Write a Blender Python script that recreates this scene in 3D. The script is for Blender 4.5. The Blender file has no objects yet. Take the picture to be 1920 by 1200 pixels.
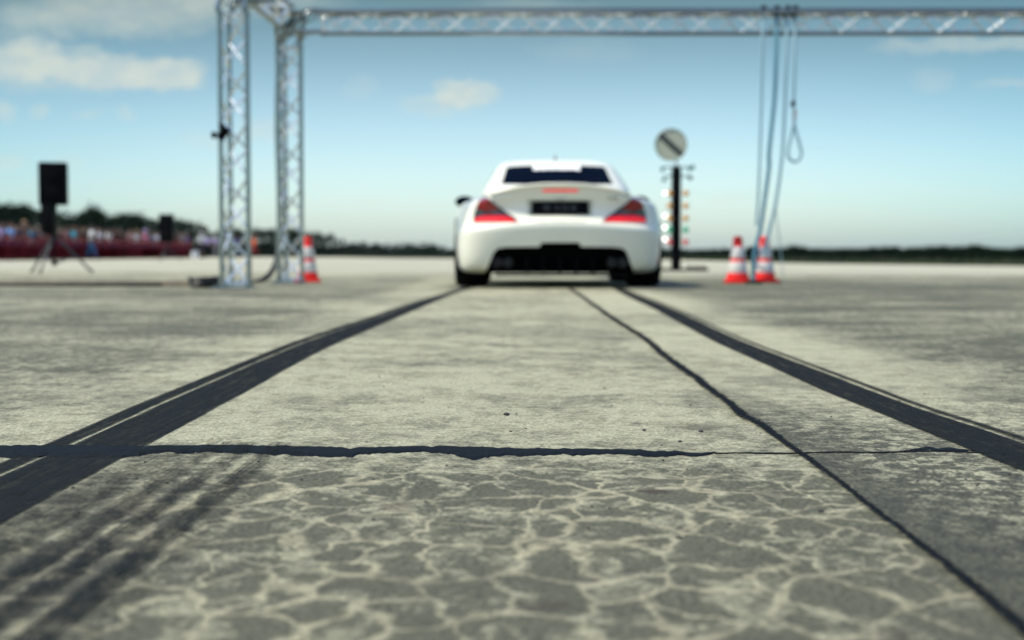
import bpy, bmesh, math, random
from mathutils import Vector, Matrix, noise
from mathutils.bvhtree import BVHTree
random.seed(7)
R = math.radians
S = bpy.context.scene
C = S.collection
# ------------------------------------------------------------------ camera
F, H0, HOR = 2667.0, 0.318, 475.0          # focal length in px of the 1920 px photo, eye height, horizon row
TILT = math.atan((600 - HOR) / F)
cd = bpy.data.cameras.new('camera'); cam = bpy.data.objects.new('camera', cd); C.objects.link(cam)
cam.location = (0, 0, H0); cam.rotation_euler = (R(90) - TILT, 0, 0)
cd.sensor_width = 36; cd.lens = 50; cd.clip_start = 0.02; cd.clip_end = 9000
cd.dof.use_dof = True; cd.dof.focus_distance = 2.42; cd.dof.aperture_fstop = 3.7
S.camera = cam
S.render.resolution_x = 1024; S.render.resolution_y = 640
# ------------------------------------------------------------------ expression helper for shader nodes
class E:
    """wraps a socket or number; arithmetic builds Math nodes"""
    nt = None
    def __init__(s, v): s.v = v
    @staticmethod
    def m(op, *a, clamp=False):
        n = E.nt.nodes.new('ShaderNodeMath'); n.operation = op; n.use_clamp = clamp
        for i, x in enumerate(a):
            x = x.v if isinstance(x, E) else x
            if isinstance(x, (int, float)): n.inputs[i].default_value = x
            else: E.nt.links.new(x, n.inputs[i])
        return E(n.outputs[0])
    def __add__(s, o): return E.m('ADD', s, o)
    __radd__ = __add__
    def __sub__(s, o): return E.m('SUBTRACT', s, o)
    def __rsub__(s, o): return E.m('SUBTRACT', o, s)
    def __mul__(s, o): return E.m('MULTIPLY', s, o)
    __rmul__ = __mul__
    def __truediv__(s, o): return E.m('DIVIDE', s, o)
    def abs(s): return E.m('ABSOLUTE', s)
    def min(s, o): return E.m('MINIMUM', s, o)
    def max(s, o): return E.m('MAXIMUM', s, o)
    def pow(s, o): return E.m('POWER', s, o)
    def clamp(s): return E.m('ADD', s, 0.0, clamp=True)
    def ss(s, a, b):       # smoothstep a..b -> 0..1 (a may exceed b)
        n = E.nt.nodes.new('ShaderNodeMapRange'); n.interpolation_type = 'SMOOTHSTEP'
        lo, hi, x0, x1 = (a, b, 0, 1) if a < b else (b, a, 1, 0)
        E.nt.links.new(s.v, n.inputs[0])
        for i, x in zip((1, 2, 3, 4), (lo, hi, x0, x1)): n.inputs[i].default_value = x
        return E(n.outputs[0])
def vec(x, y, z):
    n = E.nt.nodes.new('ShaderNodeCombineXYZ')
    for i, a in enumerate((x, y, z)):
        a = a.v if isinstance(a, E) else a
        if isinstance(a, (int, float)): n.inputs[i].default_value = a
        else: E.nt.links.new(a, n.inputs[i])
    return n.outputs[0]
def nz(v, scale, detail=4, rough=0.55, dist=0.0, out=0):
    n = E.nt.nodes.new('ShaderNodeTexNoise'); n.inputs['Scale'].default_value = scale
    n.inputs['Detail'].default_value = detail; n.inputs['Roughness'].default_value = rough; n.inputs['Distortion'].default_value = dist
    E.nt.links.new(v, n.inputs['Vector'])
    return E(n.outputs[0]) if out == 0 else n.outputs[1]
def vor(v, scale, feature='F1', rnd=1.0):
    n = E.nt.nodes.new('ShaderNodeTexVoronoi'); n.feature = feature; n.inputs['Scale'].default_value = scale
    n.inputs['Randomness'].default_value = rnd
    E.nt.links.new(v, n.inputs['Vector'])
    return E(n.outputs['Distance'])
def mix(f, a, b, mode='MIX'):
    n = E.nt.nodes.new('ShaderNodeMix'); n.data_type = 'RGBA'; n.blend_type = mode
    for k, x in ((0, f), (6, a), (7, b)):
        x = x.v if isinstance(x, E) else x
        if isinstance(x, (int, float)): n.inputs[k].default_value = x
        elif isinstance(x, tuple): n.inputs[k].default_value = (*x, 1)[:4]
        else: E.nt.links.new(x, n.inputs[k])
    return n.outputs[2]
def sep(v):
    n = E.nt.nodes.new('ShaderNodeSeparateXYZ'); E.nt.links.new(v, n.inputs[0])
    return E(n.outputs[0]), E(n.outputs[1]), E(n.outputs[2])
# ------------------------------------------------------------------ world, sun, exposure
SUN_EL, SUN_AZ = R(54), R(-107)        # azimuth from +Y towards +X: the sun stands to the left and a little behind the camera
w = bpy.data.worlds.new('World'); S.world = w; w.use_nodes = True
nt = w.node_tree; nt.nodes.clear(); E.nt = nt
sky = nt.nodes.new('ShaderNodeTexSky'); sky.sky_type = 'NISHITA'; sky.sun_disc = False
sky.sun_elevation = SUN_EL; sky.sun_rotation = SUN_AZ; sky.altitude = 100; sky.air_density = 1.0; sky.dust_density = 1.2; sky.ozone_density = 1.5
tc = nt.nodes.new('ShaderNodeTexCoord'); dv = tc.outputs['Generated']
dx, dy, dz = sep(dv)
ay = dy.abs().max(0.12)
az = dx / ay; el = dz / ay
wob = nz(vec(az * 9, el * 16, 0.0), 3.0, 8, 0.68); wob2 = nz(vec(az * 9 + 7, el * 16, 0.0), 3.0, 8, 0.68)
azw = az + (wob - 0.5) * 0.048; elw = el + (wob2 - 0.5) * 0.030
def puff(px, py, rx, ry, k=1.0):       # a cloud in one direction of the sky: bearing and height as slopes
    a = (azw - (px - 960) / F) / (rx / F); b = (elw - (HOR - py) / F) / (ry / F)
    return (1.0 - (a * a + b * b)).max(0.0) * k
cl = None
for a in [(55, 118, 95, 48, .9), (150, 128, 80, 50, .7), (225, 140, 90, 36, .75), (335, 143, 75, 34, 1.0), (120, 150, 260, 34, .45),
          (875, 178, 70, 30, .8), (830, 196, 100, 22, .4), (230, 25, 260, 55, .55), (60, 60, 90, 50, .3), (480, 0, 200, 40, .35),
          (1830, 88, 230, 20, .5), (1740, 152, 45, 24, .22), (1900, 160, 90, 14, .3), (78, 212, 30, 16, .42), (172, 214, 26, 12, .36),
          (236, 216, 26, 12, .3), (5, 205, 30, 22, .45), (15, 305, 50, 22, .35), (130, 308, 40, 18, .25), (680, 165, 40, 28, .22),
          (500, 245, 70, 30, .4), (390, 265, 60, 20, .25), (1370, 372, 60, 14, .2), (1100, 100, 120, 30, .12), (700, 385, 50, 12, .15), (1000, 20, 160, 20, .2)]:
    p = puff(*a); cl = p if cl is None else cl + p
behind = dy.ss(0.05, -0.2) * nz(vec(az * 2, el * 6, dy), 2.0, 6, 0.6).ss(0.55, 0.8)
cl = (cl * 1.2 * dy.ss(0.0, 0.2) * (nz(vec(az * 30, el * 45, dy), 2.0, 5, 0.65) * 1.0 + 0.5) + behind).clamp()
base = sky.outputs[0]
rp = nt.nodes.new('ShaderNodeValToRGB'); rp.color_ramp.interpolation = 'EASE'
cr = rp.color_ramp.elements
for i_, (p_, c_) in enumerate(((0.0, (1.86, 2.16, 2.36)), (.15, (1.42, 1.60, 1.60)), (.40, (1.00, 1.12, .86)), (.75, (.84, 1.06, .76)), (1.0, (.42, .55, .38)))):
    e_ = cr[0] if i_ == 0 else (cr[1] if i_ == 4 else cr.new(p_)); e_.position = p_; e_.color = (*[q / 2.5 for q in c_], 1)
nt.links.new((dz.abs() * 4.35).clamp().v, rp.inputs[0])
hs = mix(1.0, rp.outputs[0], (2.5, 2.5, 2.5), 'MULTIPLY')
base = mix(1.0, base, hs, 'MULTIPLY')
sd_ = mix(az.abs().ss(0.08, 0.55) * dy.ss(0, .3), (1.0, 1.0, 1.0), (0.62, 0.76, 0.80))
base = mix(1.0, base, sd_, 'MULTIPLY')
skyc = mix(cl * 0.70, base, mix(nz(vec(az * 22, el * 40, 0.0), 2.0, 4, .6).ss(.35, .62), (6.0, 6.8, 6.5), (7.4, 7.7, 6.6)))
bg = nt.nodes.new('ShaderNodeBackground'); bg.inputs[1].default_value = 0.085
nt.links.new(skyc, bg.inputs[0])
ow = nt.nodes.new('ShaderNodeOutputWorld'); nt.links.new(bg.outputs[0], ow.inputs[0])
sl = bpy.data.lights.new('sun', 'SUN'); so = bpy.data.objects.new('sun', sl); C.objects.link(so)
sl.energy = 4.0; sl.angle = R(0.5); sl.color = (1.0, 0.95, 0.79)
sd = Vector((math.sin(SUN_AZ) * math.cos(SUN_EL), math.cos(SUN_AZ) * math.cos(SUN_EL), math.sin(SUN_EL)))
so.rotation_euler = sd.to_track_quat('Z', 'Y').to_euler()
S.view_settings.view_transform = 'Standard'; S.view_settings.look = 'None'
S.view_settings.exposure = 0.26; S.view_settings.gamma = 1; S.view_settings.use_curve_mapping = False
# ------------------------------------------------------------------ helpers
def G(px, py):                          # pixel of the photograph -> point on the ground
    c, s = math.cos(TILT), math.sin(TILT); u, v = (px - 960) / F, (py - 600) / F
    k = H0 / (s + v * c); return (u * k, (c - v * s) * k)
def props(o, label=None, cat=None, group=None, kind=None):
    if label: o['label'] = label
    if cat: o['category'] = cat
    if group: o['group'] = group
    if kind: o['kind'] = kind
    return o
def thing(name, label, cat, loc=(0, 0, 0), rz=0, group=None):
    o = bpy.data.objects.new(name, None); C.objects.link(o); o.location = loc; o.rotation_euler = (0, 0, rz); o.empty_display_size = .1
    return props(o, label, cat, group)
def obj(name, bm, m, parent=None, smooth=True, loc=(0, 0, 0)):
    if isinstance(bm, bmesh.types.BMesh):
        me = bpy.data.meshes.new(name); bm.normal_update(); bm.to_mesh(me); bm.free()
    else: me = bm
    for x in (m if isinstance(m, (list, tuple)) else [m]): me.materials.append(x)
    if smooth:
        for p in me.polygons: p.use_smooth = True
        me.set_sharp_from_angle(angle=R(50))
    o = bpy.data.objects.new(name, me); C.objects.link(o); o.location = loc
    if parent: o.parent = parent
    return o
def NB(): return bmesh.new()
def box(bm, c, s, rot=None, bevel=0.0):
    M = Matrix.Translation(c) @ (rot.to_4x4() if rot else Matrix.Identity(4)) @ Matrix.Diagonal((*s, 1))
    r = bmesh.ops.create_cube(bm, size=1, matrix=M)
    if bevel:
        es = list({e for v in r['verts'] for e in v.link_edges})
        bmesh.ops.bevel(bm, geom=es, offset=bevel, segments=2, affect='EDGES', profile=0.6)
    return bm
def tube(bm, pts, r, seg=10, caps=True):
    pts = [Vector(p) for p in pts]; rr = r if isinstance(r, (list, tuple)) else [r] * len(pts)
    rings = []; up = None
    for i, p in enumerate(pts):
        t = (pts[min(i + 1, len(pts) - 1)] - pts[max(i - 1, 0)]).normalized()
        if up is None: up = Vector((0, 0, 1)) if abs(t.z) < .9 else Vector((1, 0, 0))
        a = t.cross(up).normalized(); b = a.cross(t).normalized(); up = b
        rings.append([bm.verts.new(p + (a * math.cos(k * 2 * math.pi / seg) + b * math.sin(k * 2 * math.pi / seg)) * rr[i]) for k in range(seg)])
    for i in range(len(rings) - 1):
        for k in range(seg): bm.faces.new((rings[i][k], rings[i][(k + 1) % seg], rings[i + 1][(k + 1) % seg], rings[i + 1][k]))
    if caps: bm.faces.new(rings[0][::-1]); bm.faces.new(rings[-1])
    return bm
def lathe(bm, prof, seg=32, M=Matrix.Identity(4)):
    rings = []
    for r, z in prof: rings.append([bm.verts.new(M @ Vector((r * math.cos(k * 2 * math.pi / seg), r * math.sin(k * 2 * math.pi / seg), z))) for k in range(seg)])
    for i in range(len(rings) - 1):
        for k in range(seg): bm.faces.new((rings[i][k], rings[i][(k + 1) % seg], rings[i + 1][(k + 1) % seg], rings[i + 1][k]))
    bm.faces.new(rings[0][::-1]); bm.faces.new(rings[-1])
    return bm
def spline(P, n):                       # Catmull-Rom through points, n per span
    P = [Vector(p) for p in P]; out = []
    for i in range(len(P) - 1):
        a, b, c, d = P[max(i - 1, 0)], P[i], P[i + 1], P[min(i + 2, len(P) - 1)]
        for k in range(n):
            t = k / n
            out.append(0.5 * ((2 * b) + (c - a) * t + (2 * a - 5 * b + 4 * c - d) * t * t + (3 * b - a - 3 * c + d) * t ** 3))
    out.append(P[-1]); return out
def evaluated(o):
    bpy.context.view_layer.update()
    dg = bpy.context.evaluated_depsgraph_get()
    me = bpy.data.meshes.new_from_object(o.evaluated_get(dg), depsgraph=dg)
    return me
# ------------------------------------------------------------------ materials
def newmat(name):
    m = bpy.data.materials.new(name); m.use_nodes = True; E.nt = m.node_tree
    b = m.node_tree.nodes['Principled BSDF']; return m, b
def mat(name, col, rough=0.5, metal=0.0, var=0.12, scale=12, coat=0.0, emit=None, es=0, bump=0.0, spec=0.5, trans=0.0, alpha=1.0, rv=.25):
    m, b = newmat(name); t = m.node_tree
    tc = t.nodes.new('ShaderNodeTexCoord'); v = tc.outputs['Object']
    n = nz(v, scale, 5, 0.6)
    c2 = tuple(min(1, x * (1 + var)) for x in col); c1 = tuple(x * (1 - var) for x in col)
    t.links.new(mix(n.ss(.3, .7), c1, c2), b.inputs['Base Color'])
    t.links.new(((n - 0.5) * rv + rough).clamp().v, b.inputs['Roughness'])
    b.inputs['Metallic'].default_value = metal; b.inputs['Coat Weight'].default_value = coat; b.inputs['Coat Roughness'].default_value = 0.04
    b.inputs['Specular IOR Level'].default_value = spec; b.inputs['Transmission Weight'].default_value = trans; b.inputs['Alpha'].default_value = alpha
    if emit: b.inputs['Emission Color'].default_value = (*emit, 1); b.inputs['Emission Strength'].default_value = es
    if bump:
        bp = t.nodes.new('ShaderNodeBump'); bp.inputs['Strength'].default_value = bump; bp.inputs['Distance'].default_value = .01
        t.links.new(nz(v, scale * 6, 4).v, bp.inputs['Height']); t.links.new(bp.outputs[0], b.inputs['Normal'])
    return m
alu2 = mat('aluminium_lattice', (.90, .93, .91), .26, .97, .1, 20, rv=.08)
alu = mat('aluminium_tube', (.27, .31, .31), .20, .9, .1, 20, rv=.08)
black = mat('black_plastic', (.0025, .003, .004), .6, 0, .2, spec=.05)
rubber = mat('tyre_rubber', (.004, .004, .0045), .85, 0, .2, 30, bump=.3, spec=.1)
paint = mat('white_car_paint', (.78, .775, .66), .4, 0, .02, 3, coat=.5)
glass_d = mat('dark_car_glass', (.001, .003, .010), .12, 0, .2, 4, spec=.05)
glass_d.node_tree.nodes['Principled BSDF'].inputs['IOR'].default_value = 1.12
red_hi = mat('lit_red_lamp', (.4, .01, .015), .3, 0, .05, 5, emit=(1, .05, .08), es=.60, spec=.1)
red_mid = mat('lit_red_edge', (.35, .004, .012), .3, 0, .05, 5, emit=(1, .005, .02), es=.26, spec=.1)
red_lo = mat('dark_red_lens', (.24, .004, .010), .12, 0, .25, 9, coat=1.0)
smoke = mat('smoked_lens', (.015, .006, .010), .12, 0, .2, 9, coat=1.0)
# ------------------------------------------------------------------ setting: terrain, apron
m, b = newmat('field_grass'); t = m.node_tree; v = t.nodes.new('ShaderNodeTexCoord').outputs['Object']
n = nz(v, .08, 5); n2 = nz(v, 2.5, 5)
t.links.new(mix((n * .6 + n2 * .4).ss(.35, .65), (.018, .032, .012), (.05, .065, .025)), b.inputs['Base Color']); b.inputs['Roughness'].default_value = .95
grassm = m
APRON = [(-60, -60), (-30, -60), (-30, 128), (-15, 122), (-8, 96), (0, 84), (8, 70), (9.2, 45), (12.8, 35), (60, 22), (60, -60)]
def inpoly(x, y):
    c = False
    for i in range(len(APRON)):
        (a, b_), (p, q) = APRON[i - 1], APRON[i]
        if (b_ > y) != (q > y) and x < (p - a) * (y - b_) / (q - b_) + a: c = not c
    return c
def dpoly(x, y):
    if inpoly(x, y): return 0
    best = 1e9; P = Vector((x, y))
    for i in range(len(APRON)):
        a, b_ = Vector(APRON[i - 1]), Vector(APRON[i]); ab = b_ - a
        u = max(0, min(1, (P - a).dot(ab) / ab.dot(ab))); best = min(best, (P - a - ab * u).length)
    return best
bm = NB(); radii = [0.01] + [3 * i for i in range(1, 50)] + [165, 190, 230, 300, 400, 600, 900, 1400, 2200, 3400, 5200]; NA = 200; rings = []
for r in radii:
    ring = []
    for k in range(NA):
        a = k * 2 * math.pi / NA; x, y = r * math.cos(a), 20 + r * math.sin(a)
        d = max(0, dpoly(x, y) - 3.5); q = min(1, d / 55); z = -.03 - 2.5 * q * q * (3 - 2 * q)
        if d > 0: z += .05 * q * noise.noise(Vector((x * .1, y * .1, 0)))
        ring.append(bm.verts.new((x, y, z)))
    rings.append(ring)
for i in range(len(rings) - 1):
    for k in range(NA): bm.faces.new((rings[i][k], rings[i + 1][k], rings[i + 1][(k + 1) % NA], rings[i][(k + 1) % NA]))
props(obj('terrain', bm, grassm), kind='structure')

# concrete
def joint_x(Yn): return Yn * 0.0085 + 0.435
m, b = newmat('old_concrete'); t = m.node_tree; v = t.nodes.new('ShaderNodeTexCoord').outputs['Object']
X, Y, Z = sep(v)
wa = nz(v, 9, 3, .6); wb = nz(vec(X + 31, Y, Z), 9, 3, .6)
wc = nz(v, 30, 3, .6); wd = nz(vec(X + 17, Y, Z), 30, 3, .6)
Xd = X + (wa - .5) * .10 + (wc - .5) * .022; Yd = Y + (wb - .5) * .13 + (wd - .5) * .03
big = nz(v, .35, 4, .55); big2 = nz(vec(X * .25, Y, Z), .6, 4, .6); mid = nz(v, 5, 6, .62); fine = nz(v, 38, 5, .65); grain = nz(v, 420, 3, .7); blot = nz(vec(X, Y * .7, Z), 16, 4, .6, .6)
grain2 = nz(v, 150, 3, .7)
jx = X - (Y * .0085 + .435)
slabR = jx.ss(-.002, .004)                      # the next slab to the right of the joint
outR = (X - .95).ss(0, .5); outL = (X + .85).ss(0, -.4)
nearm = Y.ss(2.62, 2.2) * (1 - slabR) * X.ss(-.75, -.35)
# worn crazing: pale filler in a net of cells
dist = vor(vec(Xd / .082, Yd / .130, 0.0), 1.0, 'DISTANCE_TO_EDGE', 1.0)
cw = nz(v, 5, 3) * .17 - .012
net = (1 - (dist / cw)).clamp()
net = net.ss(-.25, 1.0) * (.45 + nz(v, 60, 3, .7).ss(.3, .55) * .55)
cell = (1 - dist.ss(.0, .36))
vc_ = t.nodes.new('ShaderNodeTexVoronoi'); vc_.inputs['Scale'].default_value = 1.0; t.links.new(vec(Xd / .082, Yd / .130, 0.0), vc_.inputs['Vector']); vcol = sep(vc_.outputs['Color'])[0]
nearn = nearm * Y.ss(2.32, 1.85)
netmask = (nearn * (.55 + nz(v, 3.1, 3).ss(.38, .6) * .45) + .22 * (1 - slabR) * mid.ss(.45, .6)).clamp()
cream = mix((grain * .40 + grain2 * .60).ss(.40, .60), (.245, .236, .158), (.62, .592, .400))
grey = mix((grain * .4 + grain2 * .6).ss(.40, .60), (.034, .036, .025), (.150, .150, .100))
# amount of grey: weathering, plus vignette darkening painted at near edge and sides
ga = (blot * .5 + mid * .5).ss(.42, .60) * .55 + fine.ss(.45, .57) * .42 + (nz(vec(X, Y, 3.0), 75, 4, .7).ss(.46, .56) - .4) * .22
far_clean = Y.ss(2.2, 2.6) * (1 - slabR)
ga = ga * (1 - far_clean * .30)
ga = ga + nearn * (.40 + blot.ss(.40, .58) * .50 - cell * .10 + (vcol - .5) * .30) * (1 - net)
streak = nz(vec(X * 1.0, Y * .8, Z), 30, 7, .72)
ga = ga * (1 - slabR * .6)
ga = ga + slabR * (1 - outR) * Y.ss(3.6, 1.7) * (streak.ss(.475, .53) * .95) + jx.ss(.20, .0) * slabR * Y.ss(3.6, 1.6) * (.15 + blot * .9)
ga = ga + outR * (.24 + streak.ss(.44, .56) * .50 + big2.ss(.4, .6) * .35) * (1 - Y.ss(14, 28)) + outL * (.06 + streak.ss(.44, .56) * .50 + big2.ss(.42, .6) * .25) * (1 - Y.ss(14, 24))
ga = ga + ((nz(vec(X, Y * .8, 5.0), 1.5, 7, .7).ss(.44, .60) - .32) * .42 + (nz(vec(X, Y * .9, 8.0), 7, 6, .72).ss(.46, .58) - .4) * .20) * Y.ss(2.0, 2.8)
side = (X + .15).abs().ss(.25, .75) * Y.ss(2.1, 1.1) * .38 + Y.ss(2.3, 1.3) * .12  # vignette falloff put into the concrete colour, darker near and outwards
ga = (ga + (big - .5) * .3 + side * (.6 + blot)).clamp()
col = mix(ga, cream, grey)
sp = nz(vec(X, Y * .75, 11.0), 26, 8, .75); sp2 = nz(vec(X, Y * .8, 4.0), 8, 6, .7)
soot = slabR * (1 - outR) * Y.ss(3.8, 1.5) * (sp.ss(.48, .54) * .80 + jx.ss(.13, 0) * sp2.ss(.38, .55) * .40) + slabR * (1 - outR) * Y.ss(9, 3) * sp.ss(.52, .58) * .22
soot = soot + nearn * (sp.ss(.50, .60) * .35 + sp2.ss(.52, .62) * .30) * (1 - net) + X.ss(-.22, -.50) * Y.ss(2.36, 1.4) * sp2.ss(.40, .56) * .80 * X.ss(-1.0, -.55)
soot = soot + (outL + outR) * sp.ss(.52, .60) * .28 * Y.ss(12, 4) + far_clean * (1 - outL) * sp.ss(.54, .62) * .22 * Y.ss(8, 3)
col = mix(soot.clamp(), col, mix(grain2.ss(.4, .6), (.026, .027, .021), (.085, .085, .062)))
col = mix(net * netmask * (.36 + nz(v, 4.3, 3).ss(.4, .6) * .38), col, mix(fine, (.42, .37, .235), (.57, .51, .34)))
# stains and pits
st = vor(vec(X * 3.1, Y * 2.2, 0.0), 1.0).ss(.085, .03) * nz(v, 50, 3).ss(.35, .6)
col = mix(st * .7, col, (.085, .065, .05))
for sx_, sy_, rx_, ry_, sk in [(1225, 923, 34, 9, .8), (745, 945, 40, 10, .55), (1010, 1132, 75, 16, .5), (1080, 702, 22, 3, .45), (30, 922, 34, 10, .9), (1440, 925, 60, 12, .35), (250, 955, 50, 10, .5), (1300, 800, 60, 8, .3), (1650, 1180, 90, 14, .35)]:
    gx, gy = G(sx_, sy_); qa = (Xd - gx) / (rx_ / F * gy); qb = (Yd - gy) / (ry_ / F * gy * gy / H0)
    col = mix((1 - (qa * qa + qb * qb)).ss(-.2, .8) * sk * (.5 + blot), col, (.060, .045, .034))
pit = vor(v, 42).ss(.10, .05) * nz(v, 2.2, 2).ss(.5, .6)
col = mix(pit * .75, col, (.04, .04, .04))
band = (Y + (X * .35)).ss(21, 25)
col = mix(band * .6, col, (.43, .41, .32))
slabj = ((X + 3.9).abs().ss(.03, .015) + (X - 4.75).abs().ss(.03, .015) + (Y - 7.3).abs().ss(.012, .004) * .25 + (Y - 14.9).abs().ss(.03, .01) * .35).clamp()
col = mix(slabj * .7, col, (.05, .05, .05))
t.links.new(col, b.inputs['Base Color']); b.inputs['Roughness'].default_value = .85
b.inputs['Specular IOR Level'].default_value = .3
bp = t.nodes.new('ShaderNodeBump'); bp.inputs['Strength'].default_value = 1.0; bp.inputs['Distance'].default_value = .007
t.links.new((grain * .5 + grain2 * .45 + fine * .8 + st * -.5 + pit * -1.0 + net * netmask * .25).v, bp.inputs['Height']); t.links.new(bp.outputs[0], b.inputs['Normal'])
bm = NB(); bm.faces.new([bm.verts.new((x, y, 0)) for x, y in reversed(APRON)]); bmesh.ops.triangulate(bm, faces=bm.faces[:])
props(obj('runway', bm, m), kind='structure')

# ---- tyre marks (rubber burned into the concrete), strips with u across and v along
def markmat(name, stripes, wob, dark, kfade=None, gr=.5, wobf=.03):
    m, b = newmat(name); t = m.node_tree
    uv = t.nodes.new('ShaderNodeUVMap').outputs[0]; U, V, _ = sep(uv)
    o = t.nodes.new('ShaderNodeTexCoord').outputs['Object']
    n1 = nz(o, 45, 5, .65); n2 = nz(o, 6, 4, .6); g = nz(o, 300, 3, .7)
    a = None
    Uw = U + (n2 - .5) * wob + (nz(o, 130, 4, .75) - .5) * wobf
    for lo, hi, s, k in stripes:
        p = Uw.ss(lo, lo + s) * Uw.ss(hi, hi - s) * k
        a = p if a is None else a.max(p)
    a = (a * (.72 + (n1 - .3) * .6 + (nz(o, 160, 3, .75) - .45) * gr)).clamp()
    lx_, ly_, _ = sep(o); a = a * (.84 + nz(vec(lx_, ly_ * .03, 0.0), 110, 4, .7).ss(.35, .6) * .32)
    if kfade: a = a * kfade(V, o, U)
    t.links.new(mix(g.ss(.35, .75), dark, tuple(x * 2.1 for x in dark)), b.inputs['Base Color'])
    b.inputs['Roughness'].default_value = .9; b.inputs['Specular IOR Level'].default_value = .06
    t.links.new(a.clamp().v, b.inputs['Alpha'])
    bp = t.nodes.new('ShaderNodeBump'); bp.inputs['Strength'].default_value = .5; bp.inputs['Distance'].default_value = .002
    t.links.new(g.v, bp.inputs['Height']); t.links.new(bp.outputs[0], b.inputs['Normal'])
    return m
def strip(name, L, Rr, m, z, n=8, cat='tyre mark'):
    L = spline([(x, y, 0) for x, y in L], n); Rr = spline([(x, y, 0) for x, y in Rr], n)
    me = bpy.data.meshes.new(name); vs = []; uvs = []; fs = []; acc = 0
    K = 6
    for i, (a, c) in enumerate(zip(L, Rr)):
        if i: acc += (a - L[i - 1]).length
        for k in range(K + 1):
            p = a.lerp(c, k / K); vs.append((p.x, p.y, z)); uvs.append((k / K, acc))
    for i in range(len(L) - 1):
        for k in range(K):
            q = i * (K + 1) + k; fs.append((q, q + 1, q + K + 2, q + K + 1))
    me.from_pydata(vs, [], fs); lay = me.uv_layers.new()
    for p in me.polygons:
        for li in p.loop_indices: lay.data[li].uv = uvs[me.loops[li].vertex_index]
    me.materials.append(m); o = bpy.data.objects.new(name, me); C.objects.link(o)
    return props(o, kind='structure')
def zmatch(PL, PR):                      # sample both edges at common distances
    def at(P, y):
        P = sorted(P, key=lambda q: q[1])
        if y <= P[0][1]: a, c = P[0], P[1]; s = 0.0
        elif y >= P[-1][1]: a, c = P[-1], P[-2]; return a[0]
        else:
            for a, c in zip(P, P[1:]):
                if a[1] <= y <= c[1]: break
            s = (y - a[1]) / (c[1] - a[1]); return a[0] + (c[0] - a[0]) * s
        return a[0]
    ys = [.35, .7, 1.1, 1.5, 1.9, 2.2, 2.5, 2.9, 3.3, 3.8, 4.4, 5.1, 6, 7, 8.2, 9.6, 11, 12.4, 13.6]
    return [(at(PL, y), y) for y in ys], [(at(PR, y), y) for y in ys]
rub = (.0075, .0090, .0100)
Lin = [G(*p) for p in ((853, 550), (747, 595), (637, 642), (557, 680), (499, 715), (404, 766), (283, 831), (100, 930), (0, 986))] + [(-.40, 12.4), (-.30, 13.6)]
Lout = [G(*p) for p in ((824, 553), (754, 573), (678, 600), (590, 627), (528, 649), (437, 686), (346, 722), (258, 759), (200, 782), (107, 825))] + [(-.50, 12.4), (-.44, 13.6), (-.78, 1.5)]
a, c = zmatch(Lout, Lin)
ml = markmat('tyre_mark_left_rubber', [(.0, .245, .03, .98), (.285, 1.0, .012, 1.0)], .018, rub)
strip('tyre_mark', a, c, ml, .002)
Rin = [G(*p) for p in ((1175, 556), (1221, 577), (1279, 609), (1343, 643), (1405, 671), (1477, 703), (1549, 736), (1710, 800), (1820, 846), (1920, 885))] + [(.90, 12.4), (.94, 13.6)]
Rout = [G(*p) for p in ((1205, 554), (1250, 569), (1317, 599), (1386, 631), (1450, 655), (1549, 691), (1710, 750), (1835, 795), (1925, 818))] + [(1.02, 12.4), (1.06, 13.6)]
a, c = zmatch(Rin, Rout)
mr = markmat('tyre_mark_right_rubber', [(.0, .735, .014, 1.0), (.785, .99, .08, .85)], .018, rub)
strip('tyre_mark', a, c, mr, .002)
# faint older streaks lower left
def fade(V, o, U):
    x, y, z = sep(o)
    ln = nz(vec(x, y * .02, 0.0), 330, 3, .7); pa = nz(vec(x, y * .35, 0.0), 40, 4, .7)
    return (y.ss(2.36, 1.25) * .42 + .52) * (.42 + ln.ss(.38, .58) * .75) * (.55 + pa.ss(.40, .58) * .6) * (.6 + nz(o, 190, 3, .8).ss(.40, .58) * .5) * 1.1
mo = markmat('old_tyre_streaks', [(.0, .315, .04, .62), (.345, .49, .02, .85), (.53, .655, .02, 1.0), (.71, .86, .025, 1.0), (.86, 1.0, .09, .5)], .012, (.010, .012, .013), fade, .9, .03)
strip('tyre_mark', [(-.60, .35), (-.60, 1.2), (-.60, 2.36)], [(-.335, .35), (-.335, 1.2), (-.325, 2.36)], mo, .0035)

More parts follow.
